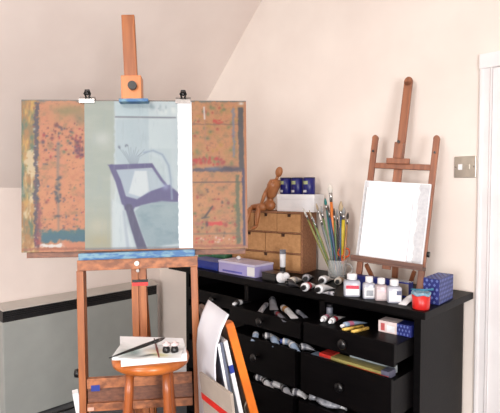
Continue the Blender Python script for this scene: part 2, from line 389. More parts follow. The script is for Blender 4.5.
# ------------------------------------------------------------------ brown mini drawer unit
cr = Vector((-1.742, 2.213, DT)); ang = math.atan2(.183, .983)
MW, MD, MH = .51, .18, .362
base = cr-Vector((math.cos(ang), math.sin(ang), 0))*MW
mc = thing('mini_drawer_unit', 'brown board desktop drawer unit with six notched drawers standing on the chest', 'drawer unit', base, ang)
T = .010
m = MB(); m.box2((0, 0, 0), (T, MD, MH)); m.box2((MW-T, 0, 0), (MW, MD, MH)); m.box2((T, 0, 0), (MW-T, MD, T)); m.box2((T, 0, MH-T), (MW-T, MD, MH)); m.box2((T, MD-.005, T), (MW-T, MD, MH-T))
zr = [T, .114, .236, MH-T]
for zz in zr[1:3]: m.box2((T, 0, zz-.004), (MW-T, MD-.005, zz+.004))
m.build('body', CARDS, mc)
for (za, zb, n) in ((zr[0], zr[1]-.004, 1), (zr[1]+.004, zr[2]-.004, 2), (zr[2]+.004, zr[3], 3)):
    ww = (MW-2*T)/n
    for i in range(n):
        x0 = T+i*ww+.002; x1 = T+(i+1)*ww-.002; c = (x0+x1)/2; z1 = zb-.003; z0 = za+.002
        d = MB(); d.poly([(x0, -.004, z0), (x1, -.004, z0), (x1, -.004, z1), (c+.014, -.004, z1), (c+.012, -.004, z1-.018), (c-.012, -.004, z1-.018), (c-.014, -.004, z1), (x0, -.004, z1)], .008)
        d.box2((x0+.003, .004, z0), (x1-.003, MD-.01, z0+.003)); d.box2((x0+.003, MD-.013, z0+.003), (x1-.003, MD-.01, z1-.02))
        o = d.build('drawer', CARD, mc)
        MB().box2((c-.014, .0041, z1-.022), (c+.014, .008, z1)).build('notch_shadow_board', pm('notch_shade_brown', (70, 44, 30), .8), o, label='dark board painted as the shade inside the notch')  # dark brown colour stands in for the shade inside the drawer
def on_unit(x, y, z=0): return mc.location+Vector((math.cos(ang)*x-math.sin(ang)*y, math.sin(ang)*x+math.cos(ang)*y, MH+z))
# white box on top and three tins
wb = thing('white_box', 'plain white cardboard box on top of the brown drawer unit', 'box', on_unit(.315, .035), ang)
MB().box2((0, 0, 0), (.25, .13, .075), .002).build('box_base', WHITE, wb); MB().box2((-.0015, -.0015, .0751), (.2515, .1315, .104), .002).build('lid', WHITE, wb)
TINL = pm('tin_print', (170, 180, 130)); TINW = pm('tin_white_print', (216, 218, 226))
tin = thing('paint_tin', 'left navy blue paint tin on the white box, beside the mannequin head', 'tin', on_unit(.345, .09, .104), ang-.5, 'navy tins on the white box')
MB().lathe([(.034, 0), (.036, .002), (.036, .094), (.034, .096)], n=28).build('can', NAVY, tin)
MB().lathe([(.036, .0961), (.037, .100), (.034, .102), (.032, .099), (.001, .099)], n=28).build('lid', pm('tin_lid', (40, 40, 70), .3), tin, label='dark metal lid')
def curved(r, a0, a1, z0, z1, n=8):
    m = MB(); R1 = r+.0006
    for i in range(n):
        t0 = a0+(a1-a0)*i/n; t1 = a0+(a1-a0)*(i+1)/n
        f = m.bm.faces.new([m.bm.verts.new((R1*math.cos(t), R1*math.sin(t), z)) for t, z in ((t0, z0), (t1, z0), (t1, z1), (t0, z1))])
        f.smooth = True
    return m
curved(.036, -PI*.72, -PI*.30, .060, .080).build('upper_print', TINL, tin, label='pale green lettering band')
curved(.036, -PI*.66, -PI*.36, .012, .026).build('lower_print', TINW, tin, label='white label strip')
copy_tree(tin, on_unit(.425, .088, .104), ang-.45, 'middle navy blue paint tin of the three on the white box')
copy_tree(tin, on_unit(.505, .088, .104), ang-.4, 'right navy blue paint tin on the white box, nearest the brushes')

# ------------------------------------------------------------------ mannequin sitting on the unit edge
mn = thing('artist_mannequin', 'jointed wooden artist mannequin sitting on the edge of the brown drawer unit', 'mannequin', on_unit(.358, .0), ang)
# local x along unit front, y into unit; hips resting on the top
def seg(mb, pts, rad, fl=1.0): mb.tube(pts, rad, 14, fl)
H0 = Vector((-.10, .035, .035))
m = MB(); m.ball(H0, (.085, .072, .07)); m.build('pelvis', MANN, mn)
WA = H0+Vector((.005, 0, .035)); CH = H0+Vector((.03, 0, .12)); NK = H0+Vector((.052, 0, .158)); HD = H0+Vector((.072, -.004, .205))
m = MB(); m.ball(WA, (.045, .042, .045)); m.build('waist_joint', MANN, mn)
m = MB(); seg(m, [WA+Vector((.0, 0, .01)), WA+Vector((.008, 0, .03)), CH, NK-Vector((.008, 0, .014)), NK], [.028, .040, .050, .046, .015], .74); m.build('chest', MANN, mn)
m = MB(); seg(m, [NK-Vector((.002, 0, .004)), NK+Vector((.008, 0, .022))], [.010, .010]); m.build('neck', MANN, mn)
m = MB(); m.ball(HD, (.046, .042, .064), (0, .25, 0), 20); m.build('head', MANN, mn)
def limb(name, a, b2, r0, r1, nm2=None):
    q = MB(); a = Vector(a); b2 = Vector(b2); seg(q, [a, a.lerp(b2, .06), a.lerp(b2, .3), a.lerp(b2, .94), b2], [r0*.5, r0*.95, r0, r1, r1*.5]); return q.build(name, MANN, mn)
for s in (-1, 1):
    hip = H0+Vector((-.012, s*.024-.012, -.006)); 
    kn = hip+Vector((-.112 if s > 0 else -.06, -.012 if s > 0 else -.04, -.004)); kn.z = .02
    if s < 0: kn = Vector((-.135, -.032, .018))
    an = kn+Vector((-.008, -.012, -.105)); 
    limb('thigh', hip, kn, .026, .018)
    q = MB(); q.ball(kn, (.032,)*3); q.build('knee_joint', MANN, mn)
    if kn.y > -.02: an.y = -.026; kn2 = Vector((kn.x-.004, -.026, kn.z-.002)); limb('shin', kn+Vector((0, -.02, 0)), an, .016, .011)
    else: limb('shin', kn, an, .016, .011)
    q = MB(); q.ball(an+Vector((-.010, -.006, -.012)), (.05, .022, .018), (0, -.5, .3)); q.build('foot', MANN, mn)
    sh = NK+Vector((-.006, s*.036, -.014)); el = sh+Vector((-.045, s*.008, -.062)); ha = Vector((el.x-.035, el.y-.006, .03))
    q = MB(); q.ball(sh, (.028,)*3); q.build('shoulder_joint', MANN, mn)
    limb('upper_arm', sh, el, .014, .011)
    q = MB(); q.ball(el, (.022,)*3); q.build('elbow_joint', MANN, mn)
    limb('forearm', el, ha, .012, .008)
    q = MB(); q.ball(ha+Vector((-.006, 0, -.010)), (.030, .018, .020), (0, -.4, 0)); q.build('hand', MANN, mn)

# ------------------------------------------------------------------ brush mug with brushes and scissors
p = atz(337, 278, DT); JP = Vector((p.x, p.y, DT)); JR = .052; JH = .105
mg = thing('glass_mug', 'clear glass mug with a side handle holding paint brushes on the chest', 'mug', JP, HEAD)
MB().lathe([(JR-.004, 0), (JR, .004), (JR+.003, JH), (JR, JH), (JR-.004, .012), (.001, .010)], n=32, cap=False).build('cup', GLASS, mg)
MB().tube([(JR+.001+.034*math.sin(t), 0, .05+.030*math.cos(t)*-1) for t in [PI*k/12 for k in range(13)]], .005).build('handle', GLASS, mg)
RVv = Rv; 
def brush(label, top, lean, hc, bc, hr=.0035, br=.006, bl=.04, fl=.03, dd=0., round_=False, handle_up=False):
    """a brush standing in the mug, its upper end at photo pixel top"""
    dJ = (JP-Cv).dot(Hv)
    tp = atD(top[0], top[1], dJ+dd)
    foot_ = JP+RVv*lean*.03+Hv*(random.uniform(-.02, .02))+Vector((0, 0, .018))
    d = tp-foot_; L = d.length; q = d.to_track_quat('Z', 'Y')
    t = thing('paint_brush', label, 'paint brush', foot_, q.to_euler(), 'brushes standing in the glass mug')
    if handle_up:
        MB().tube([(0, 0, .0), (0, 0, L*.5), (0, 0, L*.9), (0, 0, L)], [hr, hr*1.5, hr, hr*.5]).build('handle', hc, t); return t
    MB().tube([(0, 0, 0), (0, 0, L*.25), (0, 0, L*.6), (0, 0, L-bl-fl)], [hr*.8, hr*1.2, hr*1.75, hr*1.3]).build('handle', hc, t)
    MB().tube([(0, 0, L-bl-fl), (0, 0, L-bl-fl*.4), (0, 0, L-bl)], [hr*1.35, br*1.0, br*1.05], 12).build('ferrule', STEEL, t)
    if round_: prof = [br*1.05, br*1.45, br*1.6, br*1.1, br*.3]
    else: prof = [br*1.05, br*1.35, br*1.25, br*.8, br*.2]
    MB().tube([(0, 0, L-bl+bl*k/4) for k in range(5)], prof, 12, .7 if not round_ else 1).build('bristles', bc, t)
    return t
H_OL = pm('handle_olive', (128, 126, 62)); H_GR = pm('handle_green', (92, 116, 66)); H_BL = pm('handle_blue', (52, 74, 110)); H_TE = pm('handle_teal', (40, 110, 110)); H_OR = pm('handle_orange', (222, 120, 40)); H_YE = pm('handle_yellow', (206, 182, 40)); H_NA = pm('handle_natural', (190, 140, 90)); H_BK = pm('handle_black', (30, 30, 34)); H_GY = pm('handle_grey', (120, 126, 128))
BR_W = pm('bristle_white', (226, 220, 210), .8); BR_T = pm('bristle_tan', (180, 160, 130), .8); BR_D = pm('bristle_dark', (70, 60, 56), .8); BR_G = pm('bristle_grey', (150, 150, 150), .8); BR_TE = pm('bristle_teal', (40, 120, 116), .8)
for a_ in [
    ('olive handled brush, the furthest left of those in the mug', (303, 208), -1.0, H_OL, BR_W, dict()),
    ('olive brush second from the left, with pale worn tip', (309, 210), -.8, H_GR, BR_T, dict()),
    ('slim olive brush third from the left in the mug', (312, 216), -.5, H_OL, BR_G, dict()),
    ('green handled brush with grey tip left of the round brush', (321, 206), -.6, H_GR, BR_G, dict(br=.007)),
    ('grey brush with a pale flat tip leaning in the middle left', (319, 213), -.2, H_GY, BR_W, dict(br=.007)),
    ('brush with teal stained tip standing behind the round brush', (325, 198), -.3, H_TE, BR_TE, dict(dd=.03, br=.008)),
    ('orange handled brush with a fat round white head, the tallest', (330, 184), -.1, H_OR, BR_W, dict(br=.010, bl=.05, fl=.05, hr=.006, round_=True)),
    ('blue handled brush right of the orange one', (328, 205), .1, H_BL, BR_D, dict(hr=.005)),
    ('green handled brush with dark tip in the middle of the mug', (334, 208), .0, H_GR, BR_D, dict(dd=-.02)),
    ('brush with tan pointed head right of the orange brush', (341, 201), .5, H_BL, BR_T, dict(br=.010, bl=.055)),
    ('yellow handled flat brush at the right of the mug', (344, 207), .8, H_YE, BR_G, dict(br=.008, hr=.007, dd=-.01)),
    ('black handled brush with steel ferrule between yellow and orange ones', (337, 209), .4, H_BK, BR_G, dict(hr=.004)),
    ('natural wood brush with a dark tip at the far right of the mug', (348, 212), 1.0, H_NA, BR_D, dict(dd=.02)),
    ('grey handled brush leaning left behind the olive brushes', (316, 203), -.4, H_GY, BR_T, dict(dd=.03))]:
    brush(a_[0], a_[1], a_[2], a_[3], a_[4], **a_[5])
# scissors handle-up
p0 = JP+RVv*.024+Vector((0, 0, .02)); d = (atD(345, 249, (JP-Cv).dot(Hv))-p0)
sc = thing('scissors', 'scissors with orange handles stuck point down in the mug', 'scissors', p0, (0, math.radians(6), HEAD))
m = MB()
for s in (-1, 1): m.tube([(s*.016+.016*math.cos(t), 0, d.length-.02+.024*math.sin(t)) for t in [2*PI*k/12+.01 for k in range(13)]], .005); m.tube([(s*.012, 0, d.length-.042), (0, 0, d.length-.085)], [.006, .005])
m.build('handles', ORANGE, sc)
MB().poly([(-.006, 0, d.length-.08), (.006, 0, d.length-.08), (.001, 0, 0), (-.001, 0, 0)], .003).build('blades', STEEL, sc)

# ------------------------------------------------------------------ medium bottles
def bottle(label, x, yb, w_, h_, bodym, labm, capm, ly=0):
    p = atz(x, yb, DT); p.y = max(p.y, 1.885+w_*.62)
    t = thing('medium_bottle', label, 'bottle', (p.x, p.y, DT), HEAD-.12, 'bottles of painting medium in a row')
    def sq(hw, z, rr=.3): 
        out = []; n = 24
        for k in range(n):
            a = 2*PI*k/n; c, s = math.cos(a), math.sin(a); e = .45
            out.append(Vector((hw*abs(c)**e*(1 if c >= 0 else -1), hw*.8*abs(s)**e*(1 if s >= 0 else -1), z)))
        return out
    m = MB(); hw = w_/2; bh = h_*.72
    m.loft([sq(hw*.93, 0), sq(hw, .003), sq(hw, bh*.86), sq(hw*.9, bh*.95), sq(hw*.55, bh)])
    m.lathe([(hw*.42, bh-.001), (hw*.42, bh+.008)], n=20); m.build('bottle_body', bodym, t)
    MB().lathe([(hw*.56, bh+.002), (hw*.60, bh+.004), (hw*.60, h_-.002), (hw*.52, h_), (.001, h_)], n=20).build('cap', capm, t, label='white screw cap')
    MB().box((0, -hw*.8-.0006, bh*.42), (w_*.80, .001, bh*.62)).build('label', labm, t)
    return t
B1 = pm('bottle_red_pink', (214, 96, 110)); B2 = mat('bottle_milky', (172, 174, 184), .2, (160, 162, 174), 6); B3 = pm('bottle_pinkish', (172, 156, 158), .2); LBW = pm('label_white', (232, 230, 232)); LBG = pm('label_grey', (150, 154, 160)); LBR = pm('label_pale_red', (232, 190, 196)); LBK = pm('label_blueblack', (70, 76, 110))
q = bottle('white capped bottle with a red and white label, leftmost of the bottle row', 350, 296, .078, .104, B2, LBW, T_WC)
MB().box((0, -.0332, .046), (.060, .001, .016)).build('label_band', pm('label_red', (198, 40, 66)), q, label='red band on the label')
q = bottle('second bottle from the left in the row, milky with a grey label', 369, 298, .058, .10, B2, LBW, T_WC); MB().box((0, -.0245, .028), (.03, .001, .026)).build('label_print', LBG, q)
q = bottle('third bottle from the left in the row, with pinkish contents', 381, 300, .056, .10, B3, pm('label_pale_pink', (206, 190, 190)), T_WC); MB().box((0, -.0245, .046), (.036, .001, .012)).build('label_print', LBR, q)
q = bottle('rightmost bottle of the row, milky with a blue corner on its label', 394, 302, .064, .100, B2, LBW, T_WC); MB().box((.016, -.0285, .046), (.02, .001, .018)).build('label_print', LBK, q)
# red pot
p = atz(425, 309, DT); rp = thing('paint_pot', 'red plastic paint pot with teal paint crusted rim at the chest corner', 'pot', (-.888, 1.928, DT), 0); rp.scale = (.9, .9, 1.0)
MB().lathe([(.036, 0), (.038, .003), (.042, .066), (.039, .066), (.036, .02), (.001, .018)], n=28).build('pot_body', RED, rp)
m = MB(); m.lathe([(.043, .0595), (.0445, .063), (.044, .0705), (.037, .072), (.030, .066), (.001, .063)], n=28)
for v in m.bm.verts: v.co.z += .003*math.sin(5*math.atan2(v.co.y, v.co.x)) if v.co.xy.length > .03 else 0
m.build('paint_rim', mat('crusted_paint', (70, 130, 160), .6, (150, 170, 180), 90), rp, label='teal and grey dried paint')
MB().tube([(-.05, .0, .075), (.02, .008, .080), (.05, .02, .086)], [.003, .004, .005]).build('stirring_stick', LTEAL, rp)
# small glass jar
p = Vector((-1.10, 2.15, DT)); 

# ------------------------------------------------------------------ table easel with two canvases
TE = thing('table_easel', 'small brown wooden table easel standing on the chest of drawers', 'easel', (-1.160, 2.165, DT))
TE.matrix_basis = Matrix.Translation((-1.163, 2.149, DT+.002)) @ Matrix.Rotation(math.radians(13), 4, 'Z') @ Matrix.Rotation(math.radians(-9), 4, 'X') @ Matrix.Rotation(math.radians(3.6), 4, 'Y') @ Matrix.Diagonal((.88, 1, 1, 1))
def lz(z): return (z-DT)/math.cos(math.radians(10.6))
for s in (-1, 1):
    o = MB(); o.beam((s*.172, 0, -.012 if s < 0 else .012), (s*.172, 0, lz(1.838)), .034, .02, bev=.003); 
    o.tube([(s*.172, .011, lz(1.838)), (s*.172, -.011, lz(1.838))], .017, 16); o.build('post', TW, TE)
    MB().tube([(s*.172, -.010, lz(1.77)), (s*.172, -.018, lz(1.77))], .006).build('bolt', BLACK, TE)
    MB().tube([(s*.172+.018, 0, .20), (s*.172+.032, 0, .20)], .014, 12).build('wing_nut', BLACK, TE) if s > 0 else None
MB().box2((-.155, -.010, lz(1.685)), (.155, .010, lz(1.712)), .002).build('crossbar', TW, TE)
o = MB(); o.box2((-.048, .0102, .10), (0, .026, lz(2.135)), .002); o.tube([(-.024, .026, lz(2.135)), (-.024, .0102, lz(2.135))], .024, 20); o.build('mast', TW, TE)
m = MB(); m.box2((-.085, -.026, lz(1.708)), (.045, -.0102, lz(1.735)), .002); m.box2((-.048, -.030, lz(1.735)), (0, .010, lz(1.815)), .002); m.build('top_clamp', TW, TE)
MB().tube([(-.024, -.030, lz(1.815)), (-.024, -.040, lz(1.815))], .008).build('clamp_knob', BLACK, TE)
m = MB(); m.box2((-.20, -.085, .120), (.195, -.0105, .136), .002); m.box2((-.20, -.090, .130), (.195, -.080, .150), .002); m.build('ledge', TWD, TE)
m = MB(); m.beam((0, .03, lz(1.52)), (0, .115, -.02+.08), .034, .016, up=(0, 1, 0), bev=.002); m.build('rear_leg', TW, TE)
for s in (-1, 1): m = MB(); m.beam((s*.135, -.005, .11), (s*.100, .06, .03), .02, .016, up=(0, 1, 0)); m.build('brace', TW, TE)
def in_te(v): return TE.matrix_basis @ Vector(v)
rTE = TE.rotation_euler
cv = thing('stretched_canvas', 'larger blank white canvas on the table easel, behind the smaller one', 'canvas', in_te((-.005, -.012, .1365)), rTE.copy())
cv.scale = (.93, 1, 1)
MB().box2((-.178, -.018, 0), (.172, -.0005, .398), .002).build('canvas_face', PAPER, cv)
m = MB(); N_ = 40
m.poly([(-.178+.0001, -.0185, .006)]+[(-.150+random.uniform(-.004, .004), -.0185, .006+.388*k/20) for k in range(21)]+[(-.174, -.0185, .394)], .0004)
m.build('primer_edge', mat('rough_primer', (200, 200, 202), .8, (184, 184, 188), 60, bump=.3), cv, label='slightly greyer rough primed edge'); m = MB()
m.poly([(.168, -.0185, .006)]+[(.118+random.uniform(-.006, .006), -.0185, .006+.388*k/20) for k in range(21)]+[(.168, -.0185, .394)], .0004)
m.build('primer_edge', mat('rough_primer', (200, 200, 202), .8, (184, 184, 188), 60, bump=.3), cv, label='slightly greyer rough primed edge')
c2 = thing('stretched_canvas', 'smaller smooth white canvas leaning in front of the larger one', 'canvas', in_te((-.02, -.038, .1365)), rTE.copy())
c2.scale = (.92, 1, 1)
MB().box2((-.140, -.014, 0), (.110, .007, .362), .002).build('canvas_face', mat('smooth_white_canvas', (240, 240, 244), .5, (236, 236, 240), 5), c2)

# ------------------------------------------------------------------ the studio easel (local x along the board, z up)
ER = math.radians
E_loc = Rv*(-.4505)+Hv*1.925
SE = thing('studio_easel', 'tall wooden studio easel spattered with paint holding the large board', 'easel', E_loc, (0, 0, 0))
SE.rotation_mode = 'XYZ'
SM = Matrix.Translation(E_loc) @ Matrix.Rotation(HEAD+ER(4.5), 4, 'Z') @ Matrix.Rotation(ER(-4), 4, 'X') @ Matrix.Rotation(ER(-1.5), 4, 'Y')
SE.matrix_basis = SM
# x offset of mast axis at floor: roll moves the top left
X0 = .024
def ex(x): return x+X0
m = MB(); m.box2((ex(-.037), .012, .02), (ex(-.009), .042, 1.30), .002); m.box2((ex(-.001), .012, .02), (ex(.025), .042, 1.30), .002); m.box2((ex(-.009), .02, .02), (ex(-.001), .036, 1.30))
m.build('lower_mast', EW, SE)
MB().beam((ex(0), .031, 1.3001), (ex(-.026), .031, 2.352), .056, .022, bev=.004).build('mast', EW, SE)
m = MB(); m.box2((ex(-.050), -.045, 1.970), (ex(.033), .0199, 2.068), .003); m.build('top_clamp', CLAMPW, SE)
MB().box2((ex(-.06), -.05, 1.956), (ex(.06), -.002, 1.9695), .002).build('clamp_lip', BLUEP, SE, label='blue paint stained lip')
MB().tube([(ex(-.002), -.045, 2.022), (ex(-.002), -.062, 2.022)], .018, 18).build('clamp_knob', BLACK, SE, label='round black knob')
m = MB(); m.box2((ex(-.236), -.055, 1.306), (ex(.236), -.004, 1.334), .003); m.build('ledge', BLUEP, SE, label='ledge crusted with blue paint')
m = MB(); m.box2((ex(-.245), -.042, 1.262), (ex(.246), -.015, 1.3055), .002); m.build('apron', EWS, SE)
MB().tube([(ex(-.003), -.042, 1.285), (ex(-.003), -.050, 1.285)], .010, 14).build('bolt', pm('white_bolt', (230, 226, 220)), SE, label='pale bolt head')
MB().tube([(ex(-.008), .012, 1.250), (ex(-.008), .006, 1.250)], .007, 14).build('bolt', STEEL, SE)
MB().box2((ex(-.033), .0100, 1.185), (ex(.033), .0119, 1.200)).build('tape_band', RED, SE, label='red tape around the mast'); MB().box2((ex(-.033), .0100, 1.2001), (ex(.033), .0119, 1.212)).build('tape_band', BLACK, SE, label='dark tape around the mast')
for s, n in ((-1, 'leg'), (1, 'leg')):
    o = MB(); xt = -.236 if s < 0 else .230
    o.beam((ex(xt), -.012, .02), (ex(xt), -.012, 1.262), .028, .05, bev=.002) ; o.build('leg', EW, SE)
    MB().tube([(ex(xt)+s*.0145, -.012, .84 if s < 0 else .85), (ex(xt)+s*.034, -.012, .84 if s < 0 else .85)], [.020, .017], 14).build('wing_knob', BLACK, SE)
m = MB(); m.box2((ex(-.217), -.040, .782), (ex(.209), -.012, .822), .002); m.build('upper_rail', EWS, SE)
m = MB(); m.box2((ex(-.217), -.040, .690), (ex(.209), -.012, .722), .002); m.build('lower_rail', EWS, SE)
m = MB(); m.box2((ex(-.217), -.024, .7221), (ex(.209), -.016, .7819)); m.box2((ex(-.217), -.016, .7225), (ex(.209), .010, .735)); m.build('tray_back', EWD, SE)
MB().box2((ex(-.20), -.0415, .772), (ex(-.165), -.0402, .796)).build('tape_label', ROYAL, SE, label='small blue tape label')
MB().box2((ex(-.215), -.042, .694), (ex(-.19), -.0402, .708)).build('tape_label', pm('peach_tape', (220, 170, 150)), SE, label='small peach tape label')
m = MB(); m.box2((ex(-.05), -.04, .50), (ex(-.034), -.012, .6899)); m.box2((ex(.034), -.04, .50), (ex(.05), -.012, .6899)); m.build('guide_block', EW, SE)
m = MB(); m.box2((ex(-.217), -.03, .10), (ex(.209), -.005, .15), .002); m.build('foot_rail', EW, SE)
m = MB(); m.beam((ex(0), .05, 1.15), (ex(0), .46, .035), .045, .025, up=(0, 1, 0)); m.build('rear_leg', EW, SE)

# ------------------------------------------------------------------ painted surfaces (colour attribute on a real mesh grid)
def vnoise(X, Y, sx, sy, seed):
    r = np.random.RandomState(seed); G = r.rand(64, 64); u = X/sx; v = Y/sy
    i = np.floor(u).astype(int); j = np.floor(v).astype(int); fu = u-i; fv = v-j; fu = fu*fu*(3-2*fu); fv = fv*fv*(3-2*fv)
    g = lambda a, b2: G[a % 64, b2 % 64]
    return (g(i, j)*(1-fu)+g(i+1, j)*fu)*(1-fv)+(g(i, j+1)*(1-fu)+g(i+1, j+1)*fu)*fv
def fbm(X, Y, sx, sy, seed): return .5*vnoise(X, Y, sx, sy, seed)+.3*vnoise(X, Y, sx/2, sy/2, seed+1)+.2*vnoise(X, Y, sx/4, sy/4, seed+2)
class Canvas:
    def __init__(s, x0, y0, x1, y1, nx, ny, base):
        s.nx, s.ny = nx, ny; s.X, s.Y = np.meshgrid(np.linspace(x0, x1, nx), np.linspace(y1, y0, ny)); s.C = np.zeros((ny, nx, 3))+np.array(base, float)
    def mix(s, a, c): a = np.clip(a, 0, 1)[..., None]; s.C = s.C*(1-a)+np.array(c, float)*a
    def rect(s, x0, y0, x1, y1, c, a=1, soft=.6, rag=0, seed=3):
        dx = rag*(fbm(s.X, s.Y, 4, 4, seed)-.5)*2 if rag else 0
        m = 1/(1+np.exp(-(s.X+dx-x0)/soft*2))*1/(1+np.exp((s.X+dx-x1)/soft*2))*1/(1+np.exp(-(s.Y+dx-y0)/soft*2))*1/(1+np.exp((s.Y+dx-y1)/soft*2)); s.mix(m*a, c)
    def line(s, pts, w0, w1, c, a=1, soft=.5):
        n = len(pts)-1
        best = np.full(s.X.shape, 1e9)
        for k in range(n):
            (xa, ya), (xb, yb) = pts[k], pts[k+1]; dx, dy = xb-xa, yb-ya; L = dx*dx+dy*dy+1e-9
            t = np.clip(((s.X-xa)*dx+(s.Y-ya)*dy)/L, 0, 1); w_ = w0+(w1-w0)*(k+t)/n
            best = np.minimum(best, np.hypot(s.X-xa-t*dx, s.Y-ya-t*dy)-w_/2)
        s.mix(a/(1+np.exp(best/soft*2)), c)
    def poly(s, pts, c, a=1, soft=.6):
        ins = np.zeros(s.X.shape, bool); n = len(pts); best = np.full(s.X.shape, 1e9)
        for k in range(n):
            (xa, ya), (xb, yb) = pts[k], pts[(k+1) % n]
            cond = ((ya > s.Y) != (yb > s.Y)) & (s.X < (xb-xa)*(s.Y-ya)/(yb-ya+1e-9)+xa); ins ^= cond
            dx, dy = xb-xa, yb-ya; t = np.clip(((s.X-xa)*dx+(s.Y-ya)*dy)/(dx*dx+dy*dy+1e-9), 0, 1); best = np.minimum(best, np.hypot(s.X-xa-t*dx, s.Y-ya-t*dy))
        sd = np.where(ins, -best, best); s.mix(a/(1+np.exp(sd/soft*2)), c)
    def blob(s, x, y, rx, ry, c, a=1): s.mix(a*np.exp(-(((s.X-x)/rx)**2+((s.Y-y)/ry)**2)), c)
    def spots(s, box, n, cols_, r0, r1, seed, a=.85):
        r = np.random.RandomState(seed)
        for k in range(n):
            x = r.uniform(box[0], box[2]); y = r.uniform(box[1], box[3]); rr = r.uniform(r0, r1); s.blob(x, y, rr*r.uniform(.7, 1.6), rr*r.uniform(.7, 1.6), cols_[r.randint(len(cols_))], a)
    def mesh(s, name, m, parent, w_, h_, th):
        """slab: painted front at y=-th, x 0..w_, z 0..h_; the back at y=0"""
        nx, ny = s.nx, s.ny
        xs = np.linspace(0, w_, nx); zs = np.linspace(0, h_, ny)
        XX, ZZ = np.meshgrid(xs, zs); V = np.stack([XX, np.full_like(XX, -th), ZZ], -1).reshape(-1, 3)
        idx = np.arange(nx*ny).reshape(ny, nx)
        F = np.stack([idx[:-1, :-1], idx[:-1, 1:], idx[1:, 1:], idx[1:, :-1]], -1).reshape(-1, 4).tolist()
        n0 = nx*ny; verts = V.tolist()+[(0, 0, 0), (w_, 0, 0), (w_, 0, h_), (0, 0, h_)]
        b0, b1, b2_, b3 = n0, n0+1, n0+2, n0+3
        F.append([b3, b2_, b1, b0]); F.append([b0, b1]+idx[0, ::-1].tolist()); F.append([b1, b2_]+idx[::-1, -1].tolist())
        F.append([b2_, b3]+idx[-1, :].tolist()); F.append([b3, b0]+idx[:, 0].tolist())
        me = bpy.data.meshes.new(name); me.from_pydata(verts, [], F); me.update()
        C_ = s.C*getattr(s, 'gain', 1.0); g_ = C_.mean(-1, keepdims=True); C_ = g_+(C_-g_)*getattr(s, 'sat', 1.0)
        c = np.clip(C_/255, 0, 1); c = np.where(c <= .04045, c/12.92, ((c+.055)/1.055)**2.4)
        A = np.ones((n0+4, 4)); A[:n0, :3] = c.reshape(-1, 3); A[n0:, :3] = c.reshape(-1, 3).mean(0)*.8
        at_ = me.color_attributes.new('paint', 'FLOAT_COLOR', 'POINT'); at_.data.foreach_set('color', A.ravel())
        me.materials.append(m); o = bpy.data.objects.new(name, me); COL.objects.link(o)
        if parent: o.parent = parent
        return o
# board, in photo-like units: x 20..246, y 101..255
cv_ = Canvas(20, 101, 246, 255, 330, 225, (196, 128, 92)); X, Y = cv_.X, cv_.Y
cv_.mix((fbm(X, Y, 14, 14, 5)-.35)*1.3, (206, 146, 100)); cv_.mix((fbm(X, Y, 5, 5, 9)-.55)*1.6, (164, 96, 72)); cv_.mix((fbm(X, Y, 9, 7, 15)-.5)*1.6*(X > 185), (136, 120, 66)); cv_.mix(.35*(X > 185), (166, 128, 78)); cv_.mix(.25*(X < 90), (196, 138, 100)); cv_.mix((fbm(X, Y, 10, 12, 31)-.5)*1.4*(X < 90), (204, 128, 106))
cv_.mix((fbm(X, Y, 7, 6, 131)-.52)*1.5, (112, 104, 72)); cv_.mix((fbm(X, Y, 2.5, 2.5, 137)-.62)*1.8, (96, 66, 60))
cv_.blob(67, 112, 17, 6, (122, 116, 74), .75); cv_.blob(78, 121, 7, 7, (96, 106, 80), .5); cv_.blob(60, 121, 10, 4, (150, 120, 80), .4)
CS = [(96, 44, 48), (70, 60, 70), (150, 46, 50), (92, 100, 74), (60, 70, 96), (110, 70, 50)]
cv_.spots((40, 125, 84, 160), 80, CS, .5, 1.3, 21, .95); cv_.spots((40, 160, 84, 235), 70, CS, .4, 1.1, 22, .75)
cv_.line([(56, 145), (55.5, 175), (56, 232)], 3, 1.5, (104, 106, 104), .65, 1); cv_.spots((52, 180, 58, 205), 22, [(56, 60, 70)], .6, 1.4, 24)
cv_.blob(55, 219, 4, 1.2, (40, 44, 56), .8)
for k, (c) in enumerate([(128, 40, 48), (80, 30, 60)]): cv_.spots((72, 135, 80, 160), 14, [c], .7, 1.5, 26+k)
# left stained edge
cv_.rect(19, 100, 37, 256, (156, 116, 66), .85, .5, 2, 41); cv_.mix((X < 34)*(fbm(X, Y, 5, 9, 51)-.42)*2.8, (86, 106, 82)); cv_.mix((X < 34)*(fbm(X, Y, 4, 12, 57)-.5)*3, (202, 160, 84)); cv_.mix((X < 36)*(Y > 175)*(fbm(X, Y, 3, 8, 61)-.45)*3, (208, 188, 150))
cv_.mix((X < 23)*(fbm(X, Y, 3, 16, 66)-.35)*2.5, (60, 100, 98))
cv_.rect(32.5, 102, 36.5, 250, (56, 52, 72), .85, .6, 3, 71); cv_.spots((32, 104, 37, 250), 60, [(180, 178, 170), (110, 60, 80), (40, 50, 84), (150, 90, 60)], .5, 1.1, 72, .8)
cv_.rect(24, 153, 33, 175, (214, 196, 160), .85, .8, 4, 73)
cv_.rect(35, 205, 39, 240, (116, 52, 64), .6, .8, 2, 74)
cv_.rect(38, 234, 90, 245, (38, 92, 112), .95, 1.2, 4, 75); cv_.rect(38, 234, 90, 238, (60, 104, 104), .5, 1.5, 3, 78); cv_.rect(38, 247, 62, 250, (226, 224, 222), .95, .5, 2, 76); cv_.rect(60, 245, 90, 250, (196, 124, 92), .8, .6, 2, 77); cv_.blob(36, 245, 3, 4, (170, 50, 50), .7)
cv_.rect(20, 250.5, 246, 253, (150, 84, 60), .7, .4, 1.5, 79); cv_.rect(19, 100, 250, 102.3, (96, 104, 108), .8, .4, 2, 80)
